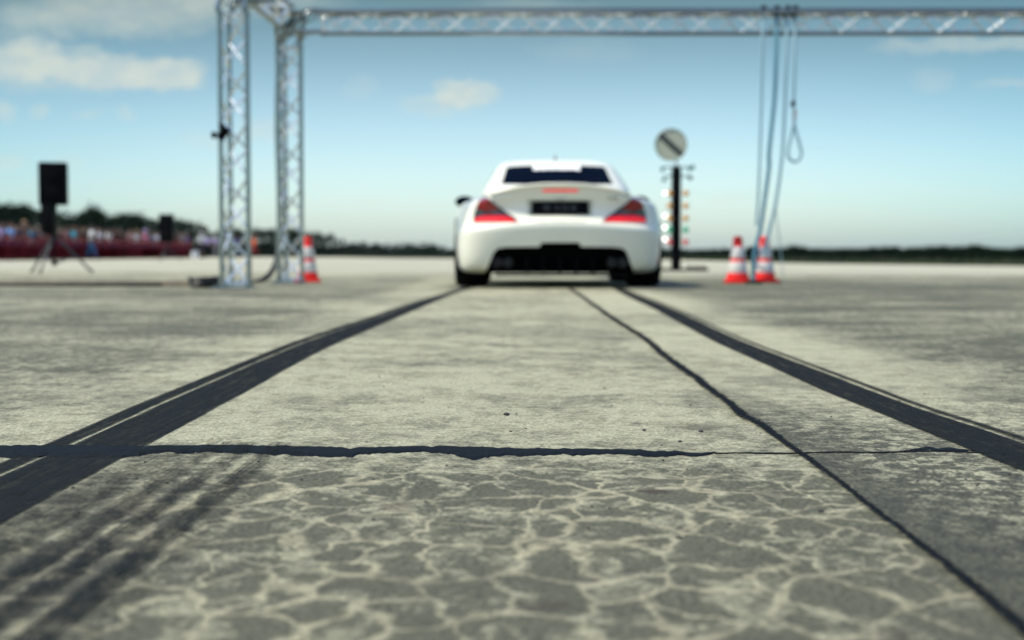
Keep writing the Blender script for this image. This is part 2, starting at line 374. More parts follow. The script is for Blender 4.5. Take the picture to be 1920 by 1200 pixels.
# ---- bitumen joint sealing, a low ragged bead
m, b = newmat('bitumen'); t = m.node_tree; o = t.nodes.new('ShaderNodeTexCoord').outputs['Object']
g = nz(o, 220, 4, .7); n2 = nz(o, 25, 4)
t.links.new(mix((g * .5 + n2 * .5).ss(.4, .65), (.0015, .002, .003), (.008, .011, .014)), b.inputs['Base Color']); t.links.new((n2 * .4 + .45).v, b.inputs['Roughness']); b.inputs['Specular IOR Level'].default_value = .07
bp = t.nodes.new('ShaderNodeBump'); bp.inputs['Strength'].default_value = .8; bp.inputs['Distance'].default_value = .003
t.links.new((g + n2 * 1.5).v, bp.inputs['Height']); t.links.new(bp.outputs[0], b.inputs['Normal']); bit = m
def bead(name, A, B, n=14, jag=.004, h=.0035, seed=0, K=5, mt=None):
    A = spline([(x, y, 0) for x, y in A], n); B = spline([(x, y, 0) for x, y in B], n)
    bm = NB(); rows = []
    for i, (a, c) in enumerate(zip(A, B)):
        j1 = noise.fractal(Vector((a.x * 55 + seed, a.y * 55, 0)), 1, 2, 4) * jag; j2 = noise.fractal(Vector((c.x * 55, c.y * 55 + seed, 9)), 1, 2, 4) * jag * 1.4
        d = (c - a); d = d.normalized() if d.length > 1e-6 else Vector((0, -1, 0))
        a2 = a + d * j1; c2 = c + d * j2; row = []
        for k in range(K + 1):
            u = k / K; p = a2.lerp(c2, u)
            hh = h * min(1, 3.2 * min(u, 1 - u)) * (.8 + .5 * noise.noise(Vector((p.x * 40, p.y * 40, 3))))
            row.append(bm.verts.new((p.x, p.y, .0008 + hh if 0 < k < K else -.002)))
        rows.append(row)
    for i in range(len(rows) - 1):
        for k in range(K): bm.faces.new((rows[i][k], rows[i + 1][k], rows[i + 1][k + 1], rows[i][k + 1]))
    bmesh.ops.recalc_face_normals(bm, faces=bm.faces[:])
    if sum(f.normal.z for f in bm.faces) < 0: bmesh.ops.reverse_faces(bm, faces=bm.faces[:])
    return props(obj(name, bm, mt or bit), kind='structure')
def cut(P, xs):
    out = []
    for x in xs:
        if x <= P[0][0]: out.append((x, P[0][1])); continue
        for p, q in zip(P, P[1:]):
            if p[0] <= x <= q[0]: out.append((x, p[1] + (q[1] - p[1]) * (x - p[0]) / (q[0] - p[0]))); break
        else: out.append((x, P[-1][1]))
    return out
top = [(0, 832), (60, 831), (140, 832), (280, 834), (400, 833), (500, 833), (610, 834), (640, 838), (780, 836), (880, 834), (960, 838), (1080, 840), (1200, 843), (1290, 847), (1345, 850.5)]
bot = [(0, 862), (100, 861), (210, 862), (262, 859), (290, 852), (325, 850), (350, 855), (372, 850), (420, 851), (500, 855), (600, 859), (655, 860), (680, 853), (790, 851), (840, 853), (868, 861), (880, 865), (905, 866), (920, 859), (960, 857), (1040, 857), (1100, 854), (1180, 855), (1235, 860), (1262, 857), (1325, 856), (1345, 852)]
xs = [-700, -350, -120] + list(range(0, 1345, 15)) + [1345]
bead('tar_seam', [G(*p) for p in cut(top, xs)], [G(*p) for p in cut(bot, xs)], n=5, jag=.014, h=.0022)
# hairline that carries on to the right
hl = [(1340, 851), (1400, 850), (1460, 850.5), (1500, 850.5), (1560, 848.5), (1640, 849), (1700, 847), (1760, 846.5), (1830, 849), (1920, 853), (2100, 858)]
bead('slab_crack', [G(x, y - .9 - .5 * random.random()) for x, y in hl], [G(x, y + .9 + random.random()) for x, y in hl], n=24, jag=.0035, h=.0012, seed=5)
bl = [(1695, 845.5, .4), (1715, 844, 2), (1740, 841, 4), (1755, 843.5, 3), (1780, 842.5, 4), (1800, 844.5, 2.5), (1830, 845.5, .6)]
bead('tar_spot', [G(x, y - h) for x, y, h in bl], [G(x, y + h) for x, y, h in bl], n=12, jag=.012, h=.001, seed=11)
# long joint running towards the car
jc = [(1064, 538, 7), (1079, 548, 9), (1117, 575, 11), (1157, 603, 13), (1205, 633, 15), (1237, 660, 17), (1263, 681, 19), (1298, 705, 20), (1333, 732, 19), (1365, 756, 20), (1391, 780, 25), (1423, 796, 22), (1466, 828, 16), (1503, 855, 15), (1560, 895, 13), (1620, 945, 15), (1700, 1005, 17), (1800, 1085, 24), (1905, 1170, 34), (2040, 1290, 44), (2450, 1650, 60)]
jm = mat('joint_filler', (.008, .009, .011), .8, 0, .4, 60, bump=.5)
PA, PB = [], []
for x, y, wd_ in jc:
    gx, gy = G(x, y); wm = wd_ / F * gy * .5 * 1.9; PA.append((gx - wm, gy)); PB.append((gx + wm, gy))
sj = markmat('slab_joint_filler', [(.24, .76, .07, 1.3)], .32, (.004, .005, .0065), None, .25, 1.1)
strip('slab_joint', PA, PB, sj, .0045, n=10)
# little stones on the slab
sm = mat('dark_grit', (.03, .03, .03), .7)
bm = NB()
for px, py, r in [(950, 779, .005), (1273, 1010, .003), (1314, 810, .0035), (1275, 829, .003), (1208, 808, .003), (700, 900, .002), (1540, 960, .003)] + [(random.uniform(-200, 2100), 600 + 420 * random.random() ** 1.5, random.uniform(.0008, .0022)) for _ in range(240)]:
    gx, gy = G(px, py)
    r_ = bmesh.ops.create_icosphere(bm, subdivisions=1, radius=r, matrix=Matrix.Translation((gx, gy, r * .5)) @ Matrix.Diagonal((1.4, 1, .7, 1)))
    for q in r_['verts']: q.co += Vector((random.uniform(-1, 1), random.uniform(-1, 1), random.uniform(-1, 1))) * r * .25
props(obj('grit', bm, sm, smooth=False), 'tiny dark specks of grit scattered over the concrete slabs', 'grit', kind='stuff')
# ================================================================== the car
CARX, CARY = .435, 12.76
car = thing('sports_car', 'white low sports car seen from behind with its brake lights lit', 'car', (CARX, CARY, 0))
def interp(tab, x):
    if x <= tab[0][0]: return tab[0][1]
    for (a, b_), (p, q) in zip(tab, tab[1:]):
        if x <= p:
            u = (x - a) / (p - a); u = u * u * (3 - 2 * u); return b_ + (q - b_) * u
    return tab[-1][1]
PER = [(0, 0), (.2, .002), (.4, .010), (.56, .026), (.70, .060), (.80, .115), (.872, .21), (.925, .36), (.965, .58), (.98, .82), (.98, 1.1), (.96, 1.38), (.93, 1.7), (.915, 2.1), (.915, 2.5), (.925, 2.85), (.945, 3.2), (.955, 3.5), (.95, 3.8), (.91, 4.05), (.83, 4.22), (.70, 4.35), (.5, 4.45), (.25, 4.51), (0, 4.53)]
cen = [(0, .908), (.12, .918), (.6, .935), (1.1, .93), (2, .93), (2.9, .93), (3.4, .87), (4.0, .78), (4.35, .68), (4.53, .60)]
drp = [(0, .17), (.9, .13), (1.6, .09), (2.6, .09), (3.5, .06), (4.53, .04)]
def Ttop(x, y): return interp(cen, y) - interp(drp, y) * (abs(x) / .93) ** 2.3 + .050 * math.exp(-((y - .85) / .6) ** 2) * math.exp(-((abs(x) - .83) / .12) ** 2)
LEV = [0, .10, .22, .36, .48, .555, .60, .64, .76, .88, .955, 1.0]
RIN = [.15, .105, .070, .036, .012, .0, .018, .085, .115, .10, .065, .055]
SIN = [.06, .03, .012, .004, 0, 0, .002, .006, .016, .035, .055, .075]
def body_mesh():
    bm = NB(); full = [(-x, y) for x, y in PER[::-1][1:-1]]
    loop = PER + full; n = len(loop)
    grid = []
    for k, f in enumerate(LEV):
        row = []
        for x, y in loop:
            zb = .135 + (.03 if y < .3 else 0); zs = Ttop(x, y)
            rear = max(0, 1 - y / .30) ; front = max(0, (y - 4.0) / .53)
            sx = max(0, min(1, abs(x) / .5))
            xi = x - math.copysign(SIN[k] * min(1, abs(x) / .8), x) if x else 0
            yi = y + RIN[k] * rear ** .8 - front * (SIN[k] * 1.6 + (0.05 if k < 3 else 0))
            if y < .5 and k >= 7: xi *= 1 - .05 * rear
            row.append(bm.verts.new((xi, yi, zb + (zs - zb) * f)))
        grid.append(row)
    for k in range(len(LEV) - 1):
        for j in range(n): bm.faces.new((grid[k][j], grid[k][(j + 1) % n], grid[k + 1][(j + 1) % n], grid[k + 1][j]))
    for lev, flip in ((0, True), (len(LEV) - 1, False)):          # underside and deck: rows from right to left
        row = grid[lev]; M_ = 8; rows = []
        m_ = len(PER)
        for j in range(1, m_ - 1):
            a, c = row[j], row[(n - j) % n]; rr = [a]
            for q in range(1, M_):
                p = a.co.lerp(c.co, q / M_)
                if not flip:
                    w_ = abs(a.co.x); p.z = Ttop(p.x, p.y) if w_ > .3 else Ttop(p.x, p.y)
                rr.append(bm.verts.new(p))
            rr.append(c); rows.append(rr)
        for r1, r2 in zip(rows, rows[1:]):
            for q in range(M_): bm.faces.new((r1[q], r2[q], r2[q + 1], r1[q + 1]) if not flip else (r1[q], r1[q + 1], r2[q + 1], r2[q]))
        for rr, tip in ((rows[0], row[0]), (rows[-1], row[m_ - 1])):
            for q in range(M_): 
                try: bm.faces.new((tip, rr[q], rr[q + 1]))
                except Exception: pass
    bmesh.ops.recalc_face_normals(bm, faces=bm.faces[:])
    return bm
def cutter(name, bm):
    bmesh.ops.recalc_face_normals(bm, faces=bm.faces[:])
    me = bpy.data.meshes.new(name); bm.to_mesh(me); bm.free(); me.materials.append(black)
    o = bpy.data.objects.new(name, me); C.objects.link(o); return o
def prism(poly, y0, y1):                 # x,z outline extruded along y
    bm = NB(); a = [bm.verts.new((x, y0, z)) for x, z in poly]; c = [bm.verts.new((x, y1, z)) for x, z in poly]
    bm.faces.new(a); bm.faces.new(c[::-1])
    for i in range(len(poly)): bm.faces.new((a[i - 1], c[i - 1], c[i], a[i]))
    return bm
tmp = obj('tmp_body', body_mesh(), paint); ss = tmp.modifiers.new('s', 'SUBSURF'); ss.levels = 2; ss.render_levels = 2
cuts = []
for y in (.93, 3.49):
    for s in (-1, 1):
        bm = NB(); lathe(bm, [(.378, -.22), (.378, .22)], 40, Matrix.Translation((s * .85, y, .345)) @ Matrix.Rotation(R(90), 4, 'Y')); cuts.append(cutter('c', bm))
dp = [(-.645, .22), (-.60, .33), (-.56, .365), (-.48, .375), (-.19, .378), (-.165, .415), (.165, .415), (.19, .378), (.48, .375), (.56, .365), (.60, .33), (.645, .22), (.73, .05), (-.73, .05)]
cuts.append(cutter('c', prism(dp, -.2, .42)))
cuts.append(cutter('c', prism([(-.285, .655), (-.30, .80), (.30, .80), (.285, .655)], -.2, .145)))
for c_ in cuts:
    md = tmp.modifiers.new('b', 'BOOLEAN'); md.operation = 'DIFFERENCE'; md.object = c_; md.solver = 'EXACT'; md.material_mode = 'TRANSFER'
cuts[-1].data.materials.clear(); cuts[-1].data.materials.append(paint)
me = evaluated(tmp); me.name = 'body'
for c_ in cuts: bpy.data.objects.remove(c_)
bpy.data.objects.remove(tmp)
body = bpy.data.objects.new('body', me); C.objects.link(body); body.parent = car
bmb = NB(); bmb.from_mesh(me); bvh = BVHTree.FromBMesh(bmb); bmb.free()
for p in me.polygons: p.use_smooth = True
me.set_sharp_from_angle(angle=R(38)) if hasattr(me, 'set_sharp_from_angle') else None
# cabin
def cab_mesh():
    bm = NB(); grid = []; N_ = 40
    for f in (0, .12, .3, .5, .7, .86, .96, 1.0):
        g = f ** 1.12
        hw = .76 - .20 * g; y0 = .60 + .95 * g; y1 = 3.02 - .92 * (f ** 1.0); z = .86 + .372 * f
        if f > .9: hw -= .02 * (f - .9) * 10; y0 += .03 * (f - .9) * 10
        e = 2 / 4.2; row = []
        for k in range(N_):
            a = 2 * math.pi * (k + .5) / N_; ca, sa = math.cos(a), math.sin(a)
            x = hw * math.copysign(abs(ca) ** e, ca); y = (y0 + y1) / 2 + (y1 - y0) / 2 * math.copysign(abs(sa) ** e, sa)
            row.append(bm.verts.new((x, y, z + (.02 * (1 - (x / hw) ** 2) if f > .5 else 0))))
        grid.append(row)
    for a, c in zip(grid, grid[1:]):
        for k in range(N_): bm.faces.new((a[k], a[(k + 1) % N_], c[(k + 1) % N_], c[k]))
    last = grid[-1]
    for s_, dz_ in ((.8, .012), (.5, .020), (.2, .024)):
        cx = sum(v_.co.x for v_ in grid[-1]) / N_; cy = sum(v_.co.y for v_ in grid[-1]) / N_
        row = [bm.verts.new((v_.co.x * s_, cy + (v_.co.y - cy) * s_, 1.232 + .012 + dz_)) for v_ in grid[-1]]
        for k in range(N_): bm.faces.new((last[k], last[(k + 1) % N_], row[(k + 1) % N_], row[k]))
        last = row
    bm.faces.new(last); bm.faces.new(grid[0][::-1]); bmesh.ops.recalc_face_normals(bm, faces=bm.faces[:])
    return bm
tmp = obj('roof', cab_mesh(), paint); ss = tmp.modifiers.new('s', 'SUBSURF'); ss.levels = 1; me = evaluated(tmp); me.name = 'roof'; bpy.data.objects.remove(tmp)
roof = bpy.data.objects.new('roof', me); C.objects.link(roof); roof.parent = car
bmb = NB(); bmb.from_mesh(me); cvh = BVHTree.FromBMesh(bmb); bmb.free()
def patch(name, poly, tree, m, parent, axis='y', d=1, off=.004, th=.012, cuts_=3, start=None):
    """a thin panel laid on a surface: outline in the two other axes, projected along axis"""
    bm = NB()
    f = bm.faces.new([bm.verts.new((p[0], 0, p[1]) if axis == 'y' else ((0, p[0], p[1]) if axis == 'x' else (p[0], p[1], 0))) for p in poly])
    bmesh.ops.triangulate(bm, faces=[f])
    for _ in range(cuts_):
        bmesh.ops.subdivide_edges(bm, edges=[e for e in bm.edges if e.calc_length() > .025], cuts=1, use_grid_fill=False)
        bmesh.ops.triangulate(bm, faces=bm.faces[:])
    D = {'y': Vector((0, d, 0)), 'x': Vector((d, 0, 0)), 'z': Vector((0, 0, d))}[axis]
    for v_ in bm.verts:
        o_ = v_.co - D * 6
        h = tree.ray_cast(o_, D)
        if h[0] is None: h = tree.find_nearest(v_.co + D * 0.0 - D * .2)
        v_.co = h[0] - D * off
    bmesh.ops.recalc_face_normals(bm, faces=bm.faces[:])
    s = sum(f.normal.dot(D) * f.calc_area() for f in bm.faces)
    if s > 0: bmesh.ops.reverse_faces(bm, faces=bm.faces[:])
    geo = bmesh.ops.extrude_face_region(bm, geom=bm.faces[:])
    for e in geo['geom']:
        if isinstance(e, bmesh.types.BMVert): e.co += D * th
    bmesh.ops.recalc_face_normals(bm, faces=bm.faces[:])
    return obj(name, bm, m, parent, smooth=False)
rw = patch('rear_window', [(-.540, .982), (-.528, .995), (-.490, 1.160), (-.472, 1.178), (-.2, 1.190), (.2, 1.190), (.472, 1.178), (.490, 1.160), (.528, .995), (.540, .982), (.25, .972), (-.25, .972)], cvh, glass_d, roof, off=.003)
# white sticker band with a lettered lower edge, words not legible in the photo
sw = mat('white_sticker', (.85, .85, .83), .5, 0, .02)
outline = [(-.235, 1.20), (.235, 1.20), (.235, 1.130), (.20, 1.128), (.195, 1.137), (.15, 1.136), (.145, 1.141), (.10, 1.140), (.095, 1.136), (.05, 1.139), (.03, 1.137), (.02, 1.144), (-.01, 1.143), (-.015, 1.137), (-.05, 1.136), (-.055, 1.143), (-.085, 1.144), (-.09, 1.134), (-.135, 1.133), (-.14, 1.142), (-.165, 1.142), (-.17, 1.132), (-.225, 1.131)]
patch('window_sticker', outline, cvh, sw, rw, off=.006, th=.004, cuts_=2)
for s in (-1, 1):
    patch('side_window', [(1.30, .955), (1.62, 1.175), (2.05, 1.18), (2.62, .975)], cvh, glass_d, roof, axis='x', d=-s, off=.003)
patch('windscreen', [(-.60, .965), (.60, .965), (.46, 1.18), (-.46, 1.18)], cvh, glass_d, roof, d=-1, off=.003)
# boot lid lip
bm = NB(); rows = []
for i in range(33):
    x = -.64 + 1.28 * i / 32; e = (1 - (abs(x) / .66) ** 4.0); z = Ttop(x, .05); yb = interp([(0, .055), (.4, .075), (.66, .14)], abs(x))
    prof = [(yb + .17, z - .006), (yb + .10, z + .010 * e + .002), (yb + .02, z + .028 * e + .002), (yb - .030, z + .036 * e + .002), (yb - .036, z + .024 * e), (yb - .005, z - .004 - .012 * e), (yb + .06, z - .03)]
    rows.append([bm.verts.new((x, a, c)) for a, c in prof])
for a, c in zip(rows, rows[1:]):
    for k in range(len(a)): bm.faces.new((a[k], a[(k + 1) % len(a)], c[(k + 1) % len(a)], c[k]))
bm.faces.new(rows[0]); bm.faces.new(rows[-1][::-1]); bmesh.ops.recalc_face_normals(bm, faces=bm.faces[:])
obj('spoiler_lip', bm, paint, car)
# third brake light just under the lip
bm = NB(); box(bm, (.0, .085, .892), (.33, .05, .046), bevel=.012); bl_ = obj('brake_light', bm, red_hi, car); bl_['label'] = 'lit pink red third brake light under the boot lip'
# tail lights
for s in (-1, 1):
    hi = [(-.79, .625), (-.775, .70), (-.73, .80), (-.695, .832), (-.655, .825), (-.60, .77), (-.50, .695), (-.43, .655), (-.385, .62)]
    lo = [(-.770, .612), (-.755, .630), (-.68, .640), (-.54, .640), (-.47, .628), (-.425, .612)]
    ed_ = [(-.788, .602), (-.775, .640), (-.68, .662), (-.52, .662), (-.44, .643), (-.382, .602)]
    f = lambda P: [(-s * x, z) for x, z in P]
    tl = patch('taillight', f(hi), bvh, smoke, car, off=.012, th=.03)
    patch('upper_lens', f([(-.765, .735), (-.735, .795), (-.695, .826), (-.660, .820), (-.605, .765), (-.555, .715), (-.66, .70)]), bvh, red_lo, tl, off=.016, th=.02)
    patch('glowing_edge', f(ed_), bvh, red_mid, tl, off=.017, th=.03)
    patch('glowing_strip', f(lo), bvh, red_hi, tl, off=.020, th=.03)
patch('shut_line', [(-.385, .598), (.385, .598), (.385, .603), (-.385, .603)], bvh, black, car, off=.0015, th=.003, cuts_=2)
# number plate with four faint characters
bm = NB(); box(bm, (0, .115, .727), (.52, .02, .118), bevel=.008); pl = obj('number_plate', bm, black, car)
gl = mat('faint_grey_print', (.06, .065, .08), .6)
bm = NB()
for x, ks in ((-.125, [(0, .0, .012, .06), (.022, 0, .010, .05), (-.02, .01, .008, .04)]), (-.03, [(0, .012, .035, .01), (0, -.012, .035, .01), (.018, 0, .010, .03)]), (.045, [(0, .018, .03, .01), (0, -.018, .03, .01), (-.015, 0, .01, .035), (.015, 0, .01, .035)]), (.12, [(-.01, 0, .012, .05), (.012, .012, .03, .012), (.012, -.010, .018, .012)])):
    for a, c, w_, h_ in ks: box(bm, (x + a, .1035, .727 + c), (w_, .004, h_))
    obj('character', bm, gl, pl, smooth=False); bm = NB()
# star emblem and model badge
chrome = mat('chrome', (.30, .33, .33), .25, 1, .05)
bm = NB(); ring = [(0.042 * math.sin(a * math.pi / 12), .098, .838 + .042 * math.cos(a * math.pi / 12)) for a in range(25)]
tube(bm, ring, .005, 6)
for k in range(3):
    a = k * 2 * math.pi / 3; tube(bm, [(0, .098, .838), (.040 * math.sin(a), .098, .838 + .040 * math.cos(a))], [.009, .002], 6)
obj('emblem', bm, chrome, car)
bm = NB()
for i_, w_ in enumerate((.016, .014, .020, .018)): box(bm, (.441 + i_ * .0215, .100, .820), (w_, .020, .026), bevel=.003)
obj('model_badge', bm, chrome, car, smooth=False)
# diffuser fins, exhausts, underbody
bm = NB()
for x in (-.30, -.15, 0, .15, .30): box(bm, (x, .22, .205), (.012, .26, .15))
box(bm, (0, .28, .12), (1.18, .30, .02)); obj('diffuser', bm, black, car, smooth=False)
dark_ch = mat('sooty_chrome', (.03, .03, .032), .35, 1, .2)
for s in (-1, 1):
    for q in (0, 1):
        bm = NB(); lathe(bm, [(.040, 0), (.045, .0), (.045, .22), (.030, .22), (.036, .01)], 24, Matrix.Translation((s * (.47 + q * .10), .14, .235)) @ Matrix.Rotation(R(-90), 4, 'X'))
        obj('exhaust_tip', bm, dark_ch, car)
bm = NB(); box(bm, (0, 2.2, .235), (1.16, 3.5, .17), bevel=.03); obj('underbody', bm, black, car)
# wheels
rimm = mat('dark_alloy', (.10, .10, .105), .35, .9, .1)
for y, wd_ in ((.93, .32), (3.49, .27)):
    for s in (-1, 1):
        root = None; xo = s * (.978 - wd_ / 2) if y < 1 else s * (.94 - wd_ / 2)
        Mx = Matrix.Rotation(R(90) * s, 4, 'Y'); h = wd_ / 2
        bm = NB(); r = .340
        lathe(bm, [(.245, -h + .02), (.27, -h), (.315, -h + .004), (.334, -h + .03), (r, -h + .06), (r, -.075), (r - .008, -.072), (r - .008, -.062), (r, -.059), (r, -.008), (r - .008, -.005), (r - .008, .005), (r, .008), (r, .059), (r - .008, .062), (r - .008, .072), (r, .075), (r, h - .06), (.334, h - .03), (.315, h - .004), (.27, h), (.245, h - .02), (.235, 0)], 48, Mx)
        wh = obj('wheel', bm, rubber, car, loc=(xo, y, r))
        bm = NB(); lathe(bm, [(.05, h - .035), (.06, h - .03), (.05, h - .09), (.20, h - .10), (.225, h - .02), (.247, h - .012), (.247, -h + .03), (.02, -h + .03)], 40, Mx)
        for k in range(10):
            a = k * math.pi / 5; q0 = Vector((math.cos(a) * .05, math.sin(a) * .05, h - .045)); q1 = Vector((math.cos(a) * .235, math.sin(a) * .235, h - .03))
            tube(bm, [Mx @ q0, Mx @ q1], [.016, .011], 6)
        obj('rim', bm, rimm, wh)
# mirrors
for s in (-1, 1):
    bm = NB(); bmesh.ops.create_icosphere(bm, subdivisions=3, radius=1, matrix=Matrix.Translation((s * .945, 2.62, .875)) @ Matrix.Diagonal((.105, .075, .062, 1)))
    for v_ in bm.verts:
        if v_.co.y < 2.585: v_.co.y = 2.585
    tube(bm, [(s * .82, 2.62, .84), (s * .92, 2.60, .865)], .025, 8); mr_ = obj('door_mirror', bm, black, car)
    bm = NB(); bmesh.ops.create_icosphere(bm, subdivisions=3, radius=1, matrix=Matrix.Translation((s * .945, 2.580, .875)) @ Matrix.Diagonal((.090, .010, .056, 1))); obj('mirror_glass', bm, glass_d, mr_)
# headlights, door handles, door lines, roof aerial
hl_ = mat('clear_lamp', (.5, .5, .5), .1, .3, .1, coat=1)
for s in (-1, 1):
    patch('headlight', [(s * .52, .50), (s * .56, .60), (s * .74, .64), (s * .80, .60), (s * .76, .52)], bvh, hl_, car, d=-1, off=.004)
    patch('side_repeater', [(3.98, .56), (4.10, .56), (4.10, .60), (3.98, .60)], bvh, red_lo, car, axis='x', d=-s, off=.002, th=.004, cuts_=1)
    patch('door_handle', [(1.50, .70), (1.68, .70), (1.68, .735), (1.50, .735)], bvh, chrome, car, axis='x', d=-s, off=.016, cuts_=1)
    patch('side_vent', [(2.98, .40), (3.02, .62), (3.08, .62), (3.05, .40)], bvh, black, car, axis='x', d=-s, off=.003, cuts_=1)
patch('front_grille', [(-.40, .38), (.40, .38), (.36, .52), (-.36, .52)], bvh, black, car, d=-1, off=.004)
bm = NB(); 
for p_, q_ in (((-.5), None),): pass
fin = [(0, 1.62, 1.255), (0, 1.60, 1.29), (0, 1.59, 1.305)]; tube(bm, fin, [.014, .008, .005], 8); obj('aerial', bm, mat('grey_plastic', (.12, .13, .13), .5), roof)

# ================================================================== truss gate
gate = thing('truss_gate', 'silver aluminium truss gate spanning the runway above the white car', 'gate', (-2.4, 13.7, 0))
GO = Vector((-2.4, 13.7, 0))
def truss(A, B, up, pitch=.50, s=.24, cr=.0245, br=.012, rot=0):
    """triangular truss from A to B; up is the direction of one chord from the axis"""
    A, B = Vector(A), Vector(B); ax = (B - A).normalized(); L = (B - A).length
    u = (Vector(up) - ax * Vector(up).dot(ax)).normalized(); w_ = ax.cross(u)
    offs = [(u * math.cos(rot + k * 2 * math.pi / 3) + w_ * math.sin(rot + k * 2 * math.pi / 3)) * s / math.sqrt(3) for k in range(3)]
    ch = NB(); bc = NB()
    for o_ in offs: tube(ch, [A + o_, B + o_], cr, 12)
    n = max(1, round(L / (pitch / 2))); st = L / n
    for k in range(3):
        a, c = offs[k], offs[(k + 1) % 3]
        for i in range(n):
            p = A + ax * (i * st) + (a if i % 2 == 0 else c); q = A + ax * ((i + 1) * st) + (c if i % 2 == 0 else a)
            tube(bc, [p, q], br, 8)
        for e in (0.02, L - .02): tube(bc, [A + ax * e + a, A + ax * e + c], br, 8)
    for o_ in offs:
        for e in (0, L): tube(ch, [A + o_ + ax * (e - .03 if e else 0), A + o_ + ax * (e if e else .03)], cr + .006, 12)
    return ch, bc, offs
def seg(name, A, B, up, rot=0):
    A, B = Vector(A) - GO, Vector(B) - GO
    ch, bc, offs = truss(A, B, up, rot=rot)
    o_ = obj(name, ch, alu, gate); obj('lattice', bc, alu2, o_); return offs
TX0, TY0, TY1, TX1 = -2.52, 12.72, 14.75, 6.9
def tower_at(x, y, z1=2.45, rot=R(172)):
    seg('tower', (x, y, .03), (x, y, z1), (-1, 0, 0), rot)
    bm = NB(); box(bm, (x - GO.x, y - GO.y, .012), (.34, .34, .012), bevel=.004)
    for sx in (-1, 1):
        for sy in (-1, 1): tube(bm, [(x - GO.x + sx * .14, y - GO.y + sy * .14, .012), (x - GO.x + sx * .14, y - GO.y + sy * .14, .035)], .014, 8)
    obj('base_plate', bm, alu, gate)
XN, XR = -2.485, -2.31
tower_at(XN, TY0); tower_at(XR, TY1)
tower_at(TX1, TY0); tower_at(TX1, TY1)
ZB = 2.715
def beam(A, B): seg('beam', A, B, (0, 0, -1), 0)
beam((XR + .35, TY1, ZB), (TX1 - .25, TY1, ZB)); beam((XN + .35, TY0, ZB + .12), (TX1 - .25, TY0, ZB + .12))
beam((XN + .02, TY0 + .3, ZB + .08), (XR - .02, TY1 - .35, ZB + .01)); beam((TX1, TY0 + .25, ZB + .06), (TX1, TY1 - .25, ZB + .02))
def corner(x, y, sx, sy):
    bm = NB(); o_ = Vector((x, y, 0)) - GO; z0, zt, zb_ = 2.45, ZB + .07, ZB - .14
    s = .12
    for dx_, dy_ in ((-s * sx * .9, -s * sy * .5), (s * sx, -s * sy * .3), (-.02 * sx, s * sy)):
        b0 = o_ + Vector((dx_, dy_, z0))
        tube(bm, spline([b0, b0 + Vector((.02 * sx, 0, .10)), o_ + Vector((sx * .20, dy_, zt if dy_ * sy < 0 else zb_)), o_ + Vector((sx * .37, dy_, zt if dy_ * sy < 0 else zb_))], 6), .0245, 10)
        tube(bm, spline([b0, b0 + Vector((0, .02 * sy, .08)), o_ + Vector((dx_, sy * .22, zt if dx_ * sx < 0 else zb_)), o_ + Vector((dx_, sy * .34, zt if dx_ * sx < 0 else zb_))], 6), .0245, 10)
    for k in range(7):
        a = o_ + Vector((random.uniform(-.1, .12) * sx, random.uniform(-.1, .1) * sy, z0 + .03 * k)); c = o_ + Vector((random.uniform(.05, .32) * sx, random.uniform(-.1, .25) * sy, z0 + .1 + .035 * k)); tube(bm, [a, c], .009, 6)
    box(bm, o_ + Vector((0, 0, zt + .0)), (.27, .27, .03), bevel=.008)
    obj('corner_block', bm, alu, gate)
corner(XN, TY0, 1, 1); corner(XR, TY1, 1, -1); corner(TX1, TY0, -1, 1); corner(TX1, TY1, -1, -1)
# clamped lamp on the near tower
sp = thing('spotlight', 'small black spotlight clamped to the nearest truss tower on the left', 'spotlight', (-2.585, TY0 - .17, 1.36))
bm = NB(); lathe(bm, [(.022, -.05), (.034, -.045), (.040, .02), (.046, .06), (.040, .062), (.03, .03)], 20, Matrix.Translation((.048, -.02, 0)) @ Matrix.Rotation(R(38), 4, 'Y') @ Matrix.Rotation(R(20), 4, 'X')); obj('housing', bm, black, sp)
bm = NB(); box(bm, (-.035, 0, -.005), (.035, .05, .06), bevel=.01); tube(bm, [(-.035, 0, 0), (.05, 0, 0)], .012, 8); box(bm, (.03, .0, .07), (.025, .04, .06), bevel=.006); tube(bm, [(.03, 0, 0), (.03, 0, .07)], .008, 8); tube(bm, [(0, 0, 0), (0, .16, 0)], .012, 8); obj('clamp', bm, black, sp)

# cables: one along the ground and up the far tower, hanging ropes
def gp(px, Y, z): return ((px - 960) / F * Y, Y, z)
cbl = mat('black_cable', (.010, .011, .014), .5)
xr = XR - .118; yr = TY1 + .04
bm = NB(); path = [(-9.5, 13.35, .022), (-7, 13.45, .022), (-5.2, 13.42, .022), (-3.9, 13.55, .022), (-3.0, 13.75, .022), (-2.75, 14.1, .022), (-2.62, 14.35, .03), (-2.5, 14.5, .09), (xr - .03, yr, .25), (xr, yr, .5), (xr, yr, 1.0), (xr - .01, yr, 1.6), (xr, yr, 2.2), (xr + .02, yr, 2.5), (xr + .25, yr, 2.80), (xr + .8, yr, 2.815), (0, yr - .10, 2.812), (3, yr - .08, 2.815), (6.4, yr - .1, 2.812)]
tube(bm, spline(path, 6), .017, 10)
tube(bm, spline([(p[0] + .03, p[1] + .045, p[2]) for p in path[:8]] + [(xr + .02, yr + .04, .4), (xr + .03, yr + .03, 1.5), (xr + .03, yr + .03, 2.5)], 6), .012, 8)
props(obj('cable', bm, cbl), 'thick black cable running over the concrete and up the rear left truss tower', 'cable')
wood = mat('weathered_plank', (.30, .24, .16), .8, 0, .25, 18)
bm = NB(); box(bm, (-5.6, 13.75, .028), (5.2, .16, .055), rot=Matrix.Rotation(R(-1), 3, 'Z'), bevel=.006)
props(obj('plank', bm, wood), 'long tan plank lying on the concrete behind the black cable', 'plank')
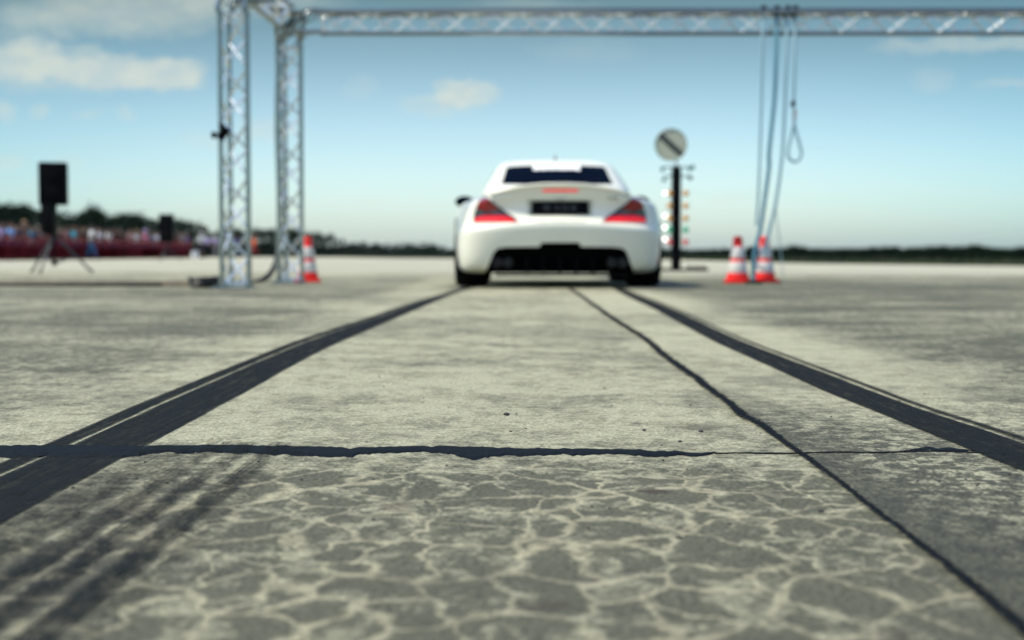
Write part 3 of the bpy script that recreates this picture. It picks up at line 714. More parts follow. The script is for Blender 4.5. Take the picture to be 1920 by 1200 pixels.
bag = mat('dark_blue_canvas', (.012, .022, .035), .8, 0, .3, 20)
for i, (px, Y, sx, sy, sz, rz_, lb) in enumerate([(382, 13.35, .13, .18, .032, 8, 'low dark blue cloth bag on the cable left of the nearest tower'), (401, 13.2, .10, .14, .038, -12, 'dark bag touching the foot of the nearest truss tower')]):
    bm = NB(); x, y, _ = gp(px, Y, 0)
    bmesh.ops.create_icosphere(bm, subdivisions=4, radius=1, matrix=Matrix.Identity(4))
    for v_ in bm.verts:
        q = v_.co.copy(); e = .55
        v_.co = Vector((math.copysign(abs(q.x) ** e, q.x) * sx, math.copysign(abs(q.y) ** e, q.y) * sy, (math.copysign(abs(q.z) ** .7, q.z)) * sz))
        v_.co += q * .018 * noise.noise(q * 3.1 + Vector((i, 0, 0)))
        v_.co.z = max(v_.co.z + sz * .9, .0)
    t_ = thing('cloth_bag', lb, 'bag', (x, y, 0), R(rz_), 'bags by the nearest truss tower'); obj('sack', bm, bag, t_)
    bm = NB(); tube(bm, spline([(-sx * .5, 0, sz * 1.5), (-sx * .35, 0, sz * 2.3), (sx * .35, 0.02, sz * 2.3), (sx * .5, 0, sz * 1.5)], 5), .008, 6); obj('handle', bm, cbl, t_)
bm = NB(); rg = []
for k in range(60): a = k * .55; rg.append((-2.83 + (.12 + .02 * math.sin(k)) * math.cos(a), 13.05 + .15 * math.sin(a), .02 + .0014 * k))
tube(bm, rg, .010, 6); props(obj('cable_coil', bm, cbl), 'coil of thin black cable beside the bag at the nearest tower', 'cable')
rope_m = mat('pale_blue_rope', (.22, .36, .42), .6, 0, .1, 60)
rope_d = mat('deep_blue_rope', (.07, .20, .27), .6, 0, .1, 60)
YB = TY1 - .06
def rope(name, pts, r, m, label, parent=None, n=8):
    bm = NB(); tube(bm, spline([gp(*p) for p in pts], n), r, 8); return props(obj(name, bm, m, parent), label, 'rope', 'ropes hanging from the truss beam') if not parent else None
rope('rope', [(1427, YB, 2.80), (1426, YB - .12, 2.5), (1424, YB - .12, 1.7), (1421, YB - .12, 1.0), (1417, YB - .1, .60)], .014, rope_m, 'pale straight rope, leftmost of those hanging from the truss beam')
rope('rope', [(1452, YB, 2.80), (1451, YB - .13, 2.3), (1449, YB - .13, 1.9), (1440, YB - .13, 1.35), (1440, YB - .13, 1.2), (1432, YB - .13, .85), (1424, YB - .13, .55), (1415, YB - .13, .34), (1413, YB - .13, .04)], .021, rope_d, 'darkest bluish rope hanging from the beam and bending down between the two cones')
rope('rope', [(1472, YB, 2.80), (1470, YB - .12, 2.2), (1466, YB - .12, 1.5), (1461, YB - .12, 1.15), (1452, YB - .12, .8), (1440, YB - .12, .5), (1432, YB - .12, .30)], .017, rope_m, 'pale rope bending behind the right one of the two cones')
rope('rope', [(1452, YB - .1, .82), (1457, YB - .1, .6), (1462, YB - .1, .40), (1470, YB - .1, .02)], .005, rope_m, 'very thin pale line falling right of the cones')
# fourth rope ends in a loop
bm = NB(); tube(bm, spline([gp(*p) for p in [(1486, YB, 2.80), (1486, YB - .12, 2.3), (1485, YB - .12, 1.85), (1487, YB - .12, 1.62), (1497, YB - .12, 1.42), (1500, YB - .12, 1.33), (1494, YB - .12, 1.265), (1486, YB - .12, 1.255), (1477, YB - .12, 1.29), (1475, YB - .12, 1.36), (1481, YB - .12, 1.52), (1487, YB - .12, 1.68)]], 8), .015, 8)
lp = props(obj('rope', bm, rope_m), 'shorter rope hanging from the beam and ending in a loop', 'rope', 'ropes hanging from the truss beam')
bm = NB(); a_ = gp(1484, YB - .12, 1.84); box(bm, a_, (.045, .03, .06), rot=Matrix.Rotation(R(15), 3, 'Y'), bevel=.008); obj('clip', bm, black, lp)
bm = NB(); a_ = gp(1487, YB - .12, 1.72); box(bm, a_, (.028, .028, .12), rot=Matrix.Rotation(R(8), 3, 'Y'), bevel=.008); obj('knot', bm, mat('grey_pink_tape', (.35, .22, .20), .7), lp)
for i_, px in enumerate((1427, 1452, 1472, 1486)):
    bm = NB(); x, y, z = gp(px, YB, 2.79); ry = [(x, y + .06 + .085 * math.cos(k * math.pi / 8), 2.78 + .06 * math.sin(k * math.pi / 8)) for k in range(17)]
    tube(bm, ry, .012, 8); box(bm, (x, y + .0, 2.80), (.05, .12, .09), bevel=.012)
    lbs = ['dark strap wrapped over the beam at the leftmost hanging rope', 'dark strap wrapped over the beam at the darkest rope', 'dark strap wrapped over the beam at the third hanging rope', 'dark strap wrapped over the beam above the looped rope']
    props(obj('beam_strap', bm, black), lbs[i_], 'strap', 'straps holding the ropes on the beam')
# floor box between the cones
bx = gp(1413, TY1 - .1, 0); t_ = thing('cable_post', 'short dark post with cables standing between the two right cones', 'post', (bx[0], bx[1] + .02, 0))
bm = NB(); box(bm, (0, 0, .02), (.16, .16, .04), bevel=.008); obj('foot', bm, black, t_)
bm = NB(); box(bm, (0, 0, .19), (.045, .045, .30), bevel=.008); obj('post', bm, black, t_)
bm = NB(); box(bm, (0, 0, .335), (.11, .07, .11), bevel=.012); obj('socket_box', bm, black, t_)

# ================================================================== cones
red_c = mat('orange_red_plastic', (.76, .032, .030), .5, 0, .12, 14, spec=.15); wht_c = mat('reflective_white_band', (.66, .64, .62), .5, 0, .06, 30, spec=.2)
def cone(px, py, lab, k=1.0, rz_=0, ribs=True):
    x, y = G(px, py); t_ = thing('traffic_cone', lab, 'traffic cone', (x, y, 0), R(rz_), 'traffic cones around the gate')
    bm = NB(); bw = .285 * k; box(bm, (0, 0, .018), (bw, bw, .036), bevel=.012); obj('base', bm, red_c, t_)
    H_ = .50 * k
    def rad(u): return (.116 * (1 - u) + .041 * u) * k
    def piece(u0, u1, nm, m, ex):
        bm = NB(); z0, z1 = .03 + u0 * (H_ - .03), .03 + u1 * (H_ - .03)
        lathe(bm, [(rad(u0) + ex - .002, z0), (rad(u0) + ex, z0 + .004), (rad(u1) + ex, z1 - .004), (rad(u1) + ex - .002, z1)], 36); return obj(nm, bm, m, t_)
    piece(0, .17, 'body', red_c, .006)
    bm = NB(); lathe(bm, [(rad(0), .03), (rad(1), H_ - .01), (rad(1) - .006, H_), (.02 * k, H_ - .004)], 36); obj('shell', bm, red_c, t_)
    piece(.17, .42, 'white_band', wht_c, .004); piece(.56 if k > 1.01 else .50, .76, 'white_band', wht_c, .004)
    piece(.90, .985, 'collar', red_c, .004)
    return t_
cone(577, 529.5, 'red and white traffic cone at the foot of the rear left truss tower', 1.0, 6)
cone(1383, 531, 'left one of the two red and white cones standing together on the right', 1.0, -4)
cone(1433, 530, 'right one of the two cones, partly in front of the hanging ropes', 1.0, 9)

# ================================================================== start light tree
LY = 25.6; lx, _, _ = gp(1267, LY, 0)
tr = thing('start_light_tree', 'dark start light post with amber, green and red lamps and a round disc on top', 'start lights', (lx, LY, 0))
bm = NB(); box(bm, (0, 0, .92), (.165, .10, 1.80), bevel=.012); obj('pole', bm, black, tr)
bm = NB(); tube(bm, [(0, 0, 1.8), (0, 0, 2.02)], .014, 8); box(bm, (0, 0, 1.845), (.16, .10, .07), bevel=.015); box(bm, (0, 0, 1.745), (.17, .11, .05), bevel=.012); tube(bm, [(-.25, 0, 1.86), (.25, 0, 1.86)], .012, 8); tube(bm, [(-.22, 0, 1.70), (.25, 0, 1.70)], .012, 8); obj('top_bracket', bm, black, tr)
teal = mat('teal_lamp_glass', (.04, .16, .16), .25, 0, .2, 20, coat=1)
amber = mat('amber_lamp_glass', (.52, .26, .05), .3, 0, .1, 20, coat=1); green = mat('green_lamp_glass', (.0, .34, .17), .3, 0, .1, 20, coat=1); redl = mat('red_lamp_glass', (.55, .06, .06), .3, 0, .1, 20, coat=1)
glint = mat('white_sun_glint', (.8, .8, .75), .3, 0, .05, 5, emit=(1, .97, .88), es=6)  # added glow standing in for sun glints on the lamps
silver = mat('polished_lamp_rim', (.85, .86, .85), .12, 1, .02, 10)
def lamp(x, z, m, r=.058, ang=0, zo=None):
    Mx = Matrix.Translation((x, -.07, z)) @ Matrix.Rotation(R(90), 4, 'X') @ Matrix.Rotation(R(ang), 4, 'Y')
    bm = NB(); lathe(bm, [(.015, -.09), (r * .9, -.06), (r, 0), (r - .004, .012), (r - .008, .012), (r - .008, 0.0)], 20, Mx); lo_ = obj('lamp', bm, m, tr)
    bm = NB(); lathe(bm, [(r - .007, .008), (r * .8, .035), (r * .45, .058), (.004, .066)], 20, Mx); obj('lens', bm, m, lo_)
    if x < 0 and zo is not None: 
        bm = NB(); bmesh.ops.create_icosphere(bm, subdivisions=3, radius=.017, matrix=Matrix.Translation((x - .095, -.10, z + zo))); tube(bm, [(x - .095, -.09, z + zo), (x, -.05, z)], .007, 6)  # made-up glowing bead on a stem, a sun glint rather than a lamp
        if zo is not None: obj('glint_bead', bm, glint, lo_)
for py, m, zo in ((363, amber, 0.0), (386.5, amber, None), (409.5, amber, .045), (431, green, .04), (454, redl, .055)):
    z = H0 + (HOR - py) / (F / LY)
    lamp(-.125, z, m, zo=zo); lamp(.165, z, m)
for x, z, m in ((-.255, 1.82, teal), (-.225, 1.635, teal), (.235, 1.83, teal), (.245, 1.67, black), (.285, 1.86, teal)): 
    bm = NB(); lathe(bm, [(.02, -.08), (.038, -.05), (.042, .03), (.034, .035), (.01, .03)], 18, Matrix.Translation((x, -.03, z)) @ Matrix.Rotation(R(90), 4, 'X')); obj('stage_lamp', bm, m, tr)
bm = NB(); box(bm, (.14, 0, .025), (.9, .07, .05), bevel=.01); box(bm, (0, .0, .025), (.07, .6, .05), bevel=.01)
for x in (.25, .37, .49): box(bm, (x, -.03, .06), (.085, .12, .06), bevel=.02)
obj('base', bm, black, tr)
# round disc sign on the post
zd = H0 + (HOR - 273) * LY / F; xd = (1256 - 1267) / F * LY
My = Matrix.Translation((xd, -.03, zd)) @ Matrix.Rotation(R(90), 4, 'X')
bm = NB(); lathe(bm, [(.02, -.035), (.26, -.03), (.285, -.012), (.292, .02), (.280, .028), (.268, .02), (.266, .008)], 48, My); dsk = obj('round_disc', bm, mat('grey_green_rim', (.20, .25, .21), .5), tr)
bm = NB(); lathe(bm, [(.266, .006), (.264, .012), (.01, .013)], 48, My); obj('face', bm, mat('cream_disc_face', (.40, .41, .32), .5), dsk)
bm = NB(); box(bm, (xd, -.048, zd), (.545, .012, .10), rot=Matrix.Rotation(R(42), 3, 'Y')); obj('diagonal_bar', bm, mat('dark_bar', (.025, .032, .03), .5), dsk)

# ================================================================== loudspeakers on stands
def speaker(px, Y, wd_, dp_, h, zb_, lab, rz_=0, tripod=True, lower=None):
    x, y, _ = gp(px, Y, 0); t_ = thing('loudspeaker', lab, 'loudspeaker', (x, Y, zb_), R(rz_), 'loudspeakers for the crowd')
    bm = NB(); box(bm, (0, 0, h / 2), (wd_, dp_, h), bevel=.03); cb = obj('cabinet', bm, black, t_)
    for z, r in ((h * .3, wd_ * .36), (h * .74, wd_ * .2)):
        bm = NB(); lathe(bm, [(r, 0), (r * .97, .012), (r * .8, .006), (r * .25, -.0), (.01, .008)], 28, Matrix.Translation((0, dp_ / 2, z)) @ Matrix.Rotation(R(-90), 4, 'X')); obj('driver', bm, rubber, cb)
    bm = NB(); box(bm, (0, -dp_ / 2 - .004, h * .32), (wd_ * .4, .012, h * .2), bevel=.004); obj('rear_panel', bm, rubber, cb); bm = NB(); tube(bm, spline([(-.08, -dp_ / 2, h * .72), (-.07, -dp_ / 2 - .04, h * .72), (.07, -dp_ / 2 - .04, h * .72), (.08, -dp_ / 2, h * .72)], 4), .012, 6); obj('handle', bm, rubber, cb)
    s_ = thing('speaker_stand', 'tripod stand under the ' + lab.split(',')[0], 'stand', (x, Y, 0), R(rz_ + 12), 'speaker stands')
    bm = NB(); tube(bm, [(0, 0, .12), (0, 0, zb_)], .022, 10); obj('pole', bm, black, s_)
    bm = NB(); box(bm, (0, 0, .62), (.075, .075, .09), bevel=.01); obj('collar', bm, black, s_); bm = NB(); box(bm, (0, 0, .16), (.08, .08, .08), bevel=.01); obj('collar', bm, black, s_)
    for k in range(3):
        a = R(90 + 120 * k + 30); bm = NB(); e = Vector((math.cos(a) * .58, math.sin(a) * .58, .02)); tube(bm, [(0, 0, .62), e], .018, 8); tube(bm, [(0, 0, .16), Vector((math.cos(a) * .34, math.sin(a) * .34, .27))], .012, 6); tube(bm, [e + Vector((0, 0, -.02)), e + Vector((0, 0, .03))], .024, 8); obj('leg', bm, mat('grey_steel', (.06, .065, .07), .5, .6) if k == 0 else bpy.data.materials['grey_steel'], s_)
    return t_
speaker(103, 22.9, .44, .36, .68, 1.09, 'big black loudspeaker high on its tripod, front left', 14)
x, y, _ = gp(86, 22.6, 0); a_ = thing('amplifier_case', 'black box hanging on the stand under the big loudspeaker', 'case', (x, 22.8, .62))
bm = NB(); box(bm, (0, 0, .24), (.20, .24, .46), bevel=.02); obj('case', bm, black, a_); bm = NB(); tube(bm, spline([(-.05, 0, .47), (-.04, 0, .51), (.04, 0, .51), (.05, 0, .47)], 4), .01, 6); obj('handle', bm, rubber, a_)
speaker(314, 62, .60, .50, 1.22, .80, 'smaller black loudspeaker in front of the crowd, near the end of the barriers', 5)
# ================================================================== crowd barriers
redp = mat('red_barrier_banner', (.095, .003, .008), .8, 0, .3, 2.5, spec=.03); redrail = mat('red_painted_tube', (.15, .012, .016), .6, 0, .15, 9, spec=.08)
redmesh = mat('red_netting', (.30, .09, .085), .7, 0, .2, 4)
def barrier_parts():
    L = 2.16
    fr = NB(); tube(fr, spline([(0, -L / 2, .04), (0, -L / 2, .95), (0, -L / 2 + .12, 1.09), (0, L / 2 - .12, 1.09), (0, L / 2, .95), (0, L / 2, .04)], 4), .021, 8); tube(fr, [(0, -L / 2, .16), (0, L / 2, .16)], .016, 6); tube(fr, [(0, -L / 2, .64), (0, L / 2, .64)], .012, 6)
    ba = NB()
    for i in range(1, 18): y = -L / 2 + L * i / 18; tube(ba, [(0, y, .16), (0, y, 1.08)], .0075, 6)
    bn = NB(); n = 26; rows = []
    for i in range(n + 1):
        y = -L / 2 + .03 + (L - .06) * i / n; rows.append([bn.verts.new((.03 + .008 * math.sin(i * 1.7 + k) + .004 * math.sin(i * .6), y, .10 + .53 * k / 5)) for k in range(6)])
    for a, c in zip(rows, rows[1:]):
        for k in range(5): bn.faces.new((a[k], c[k], c[k + 1], a[k + 1]))
    g = bmesh.ops.solidify(bn, geom=bn.faces[:], thickness=.006)
    ft = []
    for s in (-1, 1): q = NB(); tube(q, [(-.28, s * (L / 2 - .15), .02), (.28, s * (L / 2 - .15), .02)], .018, 6); tube(q, [(0, s * (L / 2 - .15), .02), (0, s * (L / 2 - .15), .16)], .016, 6); ft.append(q)
    return fr, ba, bn, ft
fx = -22.0; proto = None
def put(src_children, t_):
    for o_, sub in src_children:
        c_ = o_.copy(); C.objects.link(c_); c_.parent = t_
for i in range(21):
    y = 52 + i * 2.22; t_ = thing('crowd_barrier', 'crowd barrier with a dark red banner in the long row before the spectators', 'barrier', (fx + .03 * random.uniform(-1, 1), y, 0), R(random.uniform(-1, 1)), 'crowd barriers along the runway')
    if proto is None:
        fr, ba, bn, ft = barrier_parts(); proto = [(obj('frame', fr, redrail, t_), 0), (obj('bars', ba, redrail, t_), 0), (obj('banner', bn, redp, t_), 0)] + [(obj('foot', q, redrail, t_), 0) for q in ft]
    else: put(proto, t_)

# ================================================================== people
def skin(name, nodes, edges, root=0, lv=1):
    me = bpy.data.meshes.new(name); me.from_pydata([n[0] for n in nodes], edges, []); o_ = bpy.data.objects.new(name, me); C.objects.link(o_)
    md = o_.modifiers.new('s', 'SKIN'); md.use_smooth_shade = True
    for i, n in enumerate(nodes):
        r = n[1]; me.skin_vertices[0].data[i].radius = (r, r) if isinstance(r, (int, float)) else r
        me.skin_vertices[0].data[i].use_root = (i == root)
    if lv: sb = o_.modifiers.new('u', 'SUBSURF'); sb.levels = lv
    out = evaluated(o_); out.name = name; bpy.data.objects.remove(o_); return out
def pose_person(arms, legs=0.0, turn=0):
    """joints of a standing figure facing -y; arms = per side (elbow, wrist) positions"""
    J = {'pel': (0, 0, .95), 'wst': (0, .0, 1.08), 'che': (0, .0, 1.28), 'nb': (0, .01, 1.45), 'nt': (0, -.005, 1.53), 'hd': (0, -.015, 1.615), 'ht': (0, -.005, 1.70)}
    rad = {'pel': (.15, .11), 'wst': (.125, .095), 'che': (.155, .11), 'nb': .06, 'nt': .055, 'hd': (.078, .095), 'ht': (.062, .075)}
    names = list(J); nodes = [(Vector(J[n]), rad[n]) for n in names]; ed = [(i, i + 1) for i in range(len(names) - 1)]
    def add(p, r, par): nodes.append((Vector(p), r)); ed.append((par, len(nodes) - 1)); return len(nodes) - 1
    add((0, -.108, 1.600), .012, 5)                                   # nose
    for s in (-1, 1): add((s * .083, .0, 1.61), .012, 5)              # ears
    for s, (el_, wr) in zip((-1, 1), arms):
        sh = add((s * .175, 0, 1.42), .058, 2); e = add((s * el_[0], el_[1], el_[2]), .043, sh); w_ = add((s * wr[0], wr[1], wr[2]), .029, e)
        d = (Vector((s * wr[0], wr[1], wr[2])) - Vector((s * el_[0], el_[1], el_[2]))).normalized(); W = Vector((s * wr[0], wr[1], wr[2])); pm = add(W + d * .07, (.038, .022), w_)
        sd_ = d.cross(Vector((1, 0, 0))).normalized() if abs(d.x) < .8 else d.cross(Vector((0, 1, 0))).normalized(); nn = d.cross(sd_)
        for q, ln in zip((-.03, -.01, .01, .03), (.062, .078, .074, .055)):
            f1 = add(W + d * .10 + sd_ * q, .0095, pm); f2 = add(W + d * (.10 + ln * .55) + sd_ * q * 1.1 + nn * .008, .009, f1); add(W + d * (.10 + ln) + sd_ * q * 1.1 + nn * .022, .0075, f2)
        t1 = add(W + d * .055 + sd_ * -.045, .011, pm); add(W + d * .09 + sd_ * -.062, .009, t1)
    for s in (-1, 1):
        h = add((s * .095, 0, .90), .092, 0); k = add((s * (.105 + legs * .2), -.015 + s * legs * .3, .50), .062, h); a = add((s * (.11 + legs * .35), .02 + s * legs * .6, .09), .042, k); add((s * (.12 + legs * .4), -.14 + s * legs * .6, .04), .038, a)
    return nodes, ed
def shirt(arms):
    nodes = [(Vector((0, 0, .93)), (.165, .125)), (Vector((0, 0, 1.08)), (.145, .115)), (Vector((0, 0, 1.28)), (.17, .125)), (Vector((0, .005, 1.44)), (.085, .07))]; ed = [(0, 1), (1, 2), (2, 3)]
    for s, (el_, wr) in zip((-1, 1), arms):
        nodes.append((Vector((s * .18, 0, 1.415)), .070)); ed.append((2, len(nodes) - 1)); p = Vector((s * .18, 0, 1.415)).lerp(Vector((s * el_[0], el_[1], el_[2])), .75); nodes.append((p, .062)); ed.append((len(nodes) - 2, len(nodes) - 1))
    return nodes, ed
def trousers(legs, frac=1.0):
    nodes = [(Vector((0, 0, 1.0)), (.150, .118)), (Vector((0, 0, .92)), (.158, .122))]; ed = [(0, 1)]
    for s in (-1, 1):
        k = Vector((s * (.105 + legs * .2), -.015 + s * legs * .3, .50)); a = Vector((s * (.11 + legs * .35), .02 + s * legs * .6, .10)); b0 = len(nodes)
        nodes.append((Vector((s * .098, 0, .84)), .102)); ed.append((1, b0)); nodes.append((k, .078)); ed.append((b0, b0 + 1))
        if frac >= 1: nodes.append((a, .062)); ed.append((b0 + 1, b0 + 2))
    return nodes, ed
POSES = {
 'stand': ([((.23, .02, 1.15), (.24, -.04, .90)), ((.23, .02, 1.15), (.24, -.04, .90))], .0),
 'rail': ([((.23, -.02, 1.16), (.16, -.26, 1.12)), ((.24, -.02, 1.17), (.18, -.27, 1.10))], .0),
 'camera': ([((.24, -.10, 1.22), (.10, -.22, 1.50)), ((.25, -.10, 1.22), (.11, -.22, 1.50))], .0),
 'stride': ([((.23, .10, 1.16), (.25, .06, .91)), ((.23, -.08, 1.16), (.24, -.18, .94))], .28)}
MESH = {}
for k, (ar, lg) in POSES.items():
    MESH[k, 'body'] = skin('body', *pose_person(ar, lg)); MESH[k, 'shirt'] = skin('shirt', *shirt(ar)); MESH[k, 'trousers'] = skin('trousers', *trousers(lg)); MESH[k, 'shorts'] = skin('shorts', *trousers(lg, .5))
    q = NB()
    for s in (-1, 1): tube(q, spline([(s * (.11 + lg * .35), .06 + s * lg * .6, .05), (s * (.115 + lg * .36), -.02 + s * lg * .6, .05), (s * (.12 + lg * .4), -.16 + s * lg * .6, .035), (s * (.12 + lg * .4), -.19 + s * lg * .6, .03)], 3), [.045, .048, .05, .052, .052, .052, .048, .044, .04, .02], 10)
    me = bpy.data.meshes.new('shoes'); q.to_mesh(me); q.free(); MESH[k, 'shoes'] = me
q = NB(); bmesh.ops.create_icosphere(q, subdivisions=3, radius=1, matrix=Matrix.Translation((0, .012, 1.655)) @ Matrix.Diagonal((.096, .112, .105, 1)))
bmesh.ops.delete(q, geom=[v_ for v_ in q.verts if v_.co.z < 1.60 or (v_.co.y < -.05 and v_.co.z < 1.70)], context='VERTS'); bmesh.ops.solidify(q, geom=q.faces[:], thickness=.012)
me = bpy.data.meshes.new('hair'); q.to_mesh(me); q.free(); MESH['hair'] = me
q = NB(); bmesh.ops.create_icosphere(q, subdivisions=3, radius=1, matrix=Matrix.Translation((0, 0, 1.69)) @ Matrix.Diagonal((.103, .115, .075, 1)))
bmesh.ops.delete(q, geom=[v_ for v_ in q.verts if v_.co.z < 1.66], context='VERTS'); tube(q, [(0, -.06, 1.672), (0, -.17, 1.660)], [.07, .05], 10)
for v_ in q.verts:
    if v_.co.y < -.10: v_.co.z = 1.665 + (v_.co.z - 1.665) * .15
me = bpy.data.meshes.new('cap'); q.to_mesh(me); q.free(); MESH['cap'] = me
for x in MESH.values():
    for p in x.polygons: p.use_smooth = True
CM = {}
def cloth(nm, col): 
    if nm not in CM: CM[nm] = mat(nm.replace(' ', '_') + '_cloth', col, .9, 0, .12, 8, spec=.05)
    return CM[nm]
COL = {'white': (.80, .80, .80), 'lilac': (.55, .44, .72), 'light blue': (.25, .48, .88), 'turquoise': (.02, .46, .60), 'teal': (.01, .18, .30), 'navy': (.012, .02, .06), 'black': (.008, .008, .01), 'grey': (.16, .16, .18), 'pale grey': (.66, .66, .72), 'pink': (.75, .20, .38), 'dusty pink': (.36, .20, .20), 'maroon': (.09, .015, .02), 'brown': (.08, .045, .03), 'orange': (.75, .10, .02), 'purple': (.12, .08, .25), 'blue': (.03, .10, .22), 'tan': (.35, .24, .15), 'red': (.28, .03, .03)}
for k, c_ in list(COL.items()): cloth(k, c_)
SK = [mat('skin_light', (.20, .115, .08), .6), mat('skin_tan', (.10, .055, .04), .6)]
HR = [mat('hair_dark', (.02, .014, .01), .8), mat('hair_brown', (.07, .04, .02), .8), mat('hair_fair', (.25, .17, .08), .8)]
def person(x, y, label, top, low='navy', pose='stand', h=1.75, rz_=0, hat=None, shorts=False, group='spectators behind the barriers', hi=None, sk=None):
    t_ = thing('person', label, 'person', (x, y, 0), R(rz_), group); k = h / 1.745; t_.scale = (k, k, k)
    def add(nm, key, m):
        o_ = bpy.data.objects.new(nm, MESH[key]); C.objects.link(o_); o_.parent = t_
        if not o_.data.materials: o_.data.materials.append(m)
        o_.material_slots[0].link = 'OBJECT'; o_.material_slots[0].material = m; return o_
    bd = add('body', (pose, 'body'), SK[random.randrange(2) if sk is None else sk]); add('shirt', (pose, 'shirt'), CM[top]); add('shorts' if shorts else 'trousers', (pose, 'shorts' if shorts else 'trousers'), CM[low]); add('shoes', (pose, 'shoes'), CM['black'])
    if hat: add('cap', 'cap', CM[hat])
    else: add('hair', 'hair', HR[random.randrange(2) if hi is None else hi])
    return t_
FACE = 75     # spectators look across the runway
def crowd(px, top, label, dx_=0.9, h=1.72, pose='rail', low='navy', hat=None, **kw):
    X_ = fx - dx_; Y_ = X_ * F / (px - 960)
    return person(X_, Y_, label, top, low, pose, h, FACE + random.uniform(-25, 25), hat, **kw)
crowd(3, 'lilac', 'spectator in a lilac shirt at the far left edge of the crowd', .7, 1.72)
crowd(22, 'light blue', 'spectator in a light blue shirt, second bright shirt from the left edge', .7, 1.72)
crowd(38, 'navy', 'spectator in dark clothes between the light blue shirt and the tan cap', .8, 1.66)
crowd(47, 'brown', 'tall spectator in a tan cap behind the barrier left of the big loudspeaker', 1.4, 1.88, hat='tan')
crowd(62, 'teal', 'spectator in a dark teal shirt just left of the loudspeaker stand', .6, 1.62, pose='stand')
crowd(79, 'grey', 'spectator in a grey shirt half hidden by the loudspeaker stand', .8, 1.62)
crowd(108, 'tan', 'spectator in a tan shirt just right of the loudspeaker stand', .7, 1.78, hi=2)
crowd(116, 'maroon', 'spectator in a maroon shirt right of the tan shirt by the loudspeaker stand', .6, 1.66)
crowd(126, 'dusty pink', 'spectator in a dusty pink shirt left of the turquoise shirt', 1.1, 1.74)
crowd(140, 'turquoise', 'spectator in a bright turquoise shirt behind the barrier', .6, 1.74)
crowd(152, 'brown', 'spectator in a brown shirt right of the turquoise shirt', 1.0, 1.74, hi=1)
crowd(160, 'black', 'spectator in a black shirt left of the white shirts', .9, 1.72)
crowd(188, 'pale grey', 'spectator in a pale grey shirt between the two white shirts', .7, 1.75)
crowd(205, 'white', 'spectator in a white shirt right of the pale grey one, behind the barrier', .6, 1.72, pose='camera')
crowd(216, 'maroon', 'spectator in a maroon shirt right of the second white shirt', .9, 1.76)
crowd(226, 'black', 'spectator in a black shirt in the middle of the crowd', .7, 1.76)
crowd(246, 'dusty pink', 'spectator in a dusty pink shirt left of the cream capped one', .7, 1.74)
crowd(257, 'pale grey', 'spectator in a pale grey shirt with a tan cap near the pink shirt', .6, 1.70, hat='tan')
crowd(273, 'pink', 'spectator in a bright pink shirt behind the barrier', .6, 1.76, hat='lilac')
crowd(288, 'blue', 'spectator in a blue shirt between the pink shirt and the smaller loudspeaker', .7, 1.70)
crowd(297, 'pale grey', 'spectator in a pale grey shirt just left of the smaller loudspeaker', .9, 1.76)
crowd(331, 'maroon', 'spectator in a maroon shirt right of the smaller loudspeaker', .7, 1.74)
crowd(342, 'grey', 'spectator in a grey shirt near the end of the barriers', .6, 1.76)
crowd(352, 'purple', 'last spectator behind the barriers, in a purple shirt', .7, 1.74)
pal = ['black', 'navy', 'maroon', 'brown', 'black', 'grey', 'black', 'navy']
for i in range(46):                      # second and third rows, mostly hidden heads
    px = 2 + (i * 352 / 46) + random.uniform(-3, 3); c_ = pal[i % len(pal)]
    X_ = fx - random.choice((1.5, 1.9, 2.4, 2.9)); Y_ = X_ * F / (px - 960)
    person(X_, Y_, 'spectator in %s clothes in the rear rows of the crowd behind the red barriers' % c_, c_, 'navy', random.choice(('stand', 'rail', 'camera')), random.uniform(1.62, 1.80), FACE + random.uniform(-30, 30), None, group='rear rows of spectators')
def free(px, Y, *a, **k): return person((px - 960) / F * Y, Y, *a, **k)
free(173, 73.0, 'person in a white shirt and blue jeans standing in front of the barriers', 'white', 'blue', 'stride', 1.80, 120, group='people on the runway side')
free(378, 98, 'person in a white shirt and dark shorts standing at the end of the barriers', 'white', 'navy', 'stand', 1.78, 60, 'white', True, group='people on the runway side')
free(390, 103, 'person in a pale lilac shirt and black trousers beside the white shirted one', 'lilac', 'black', 'stand', 1.72, 200, group='people on the runway side')
free(405, 108, 'person in a lilac shirt left of the nearest truss tower', 'lilac', 'grey', 'stride', 1.74, 60, group='people on the runway side')
free(420, 112, 'person in black seen through the nearest truss tower', 'black', 'black', 'stand', 1.74, 10, group='people on the runway side')
free(445, 112, 'person in a purple shirt and blue trousers seen between the tubes of the nearest tower', 'purple', 'blue', 'stand', 1.78, 40, group='people on the runway side')
free(477, 118, 'person in a bright orange vest between the two left truss towers', 'orange', 'red', 'stride', 1.72, -20, group='people on the runway side', hat='orange')
# cool box by the white shirted person
x, y = (366 - 960) / F * 92, 92; t_ = thing('cool_box', 'white cool box on the ground at the end of the red barriers', 'box', (x, y, 0), R(20))
q = NB(); box(q, (0, 0, .21), (.42, .34, .40), bevel=.04); obj('tub', q, CM['white'], t_); q = NB(); box(q, (0, 0, .445), (.44, .36, .065), bevel=.02); obj('lid', q, CM['pale grey'], t_); q = NB(); tube(q, spline([(-.2, -.18, .36), (-.2, -.2, .5), (.2, -.2, .5), (.2, -.18, .36)], 4), .012, 6); obj('handle', q, CM['grey'], t_)

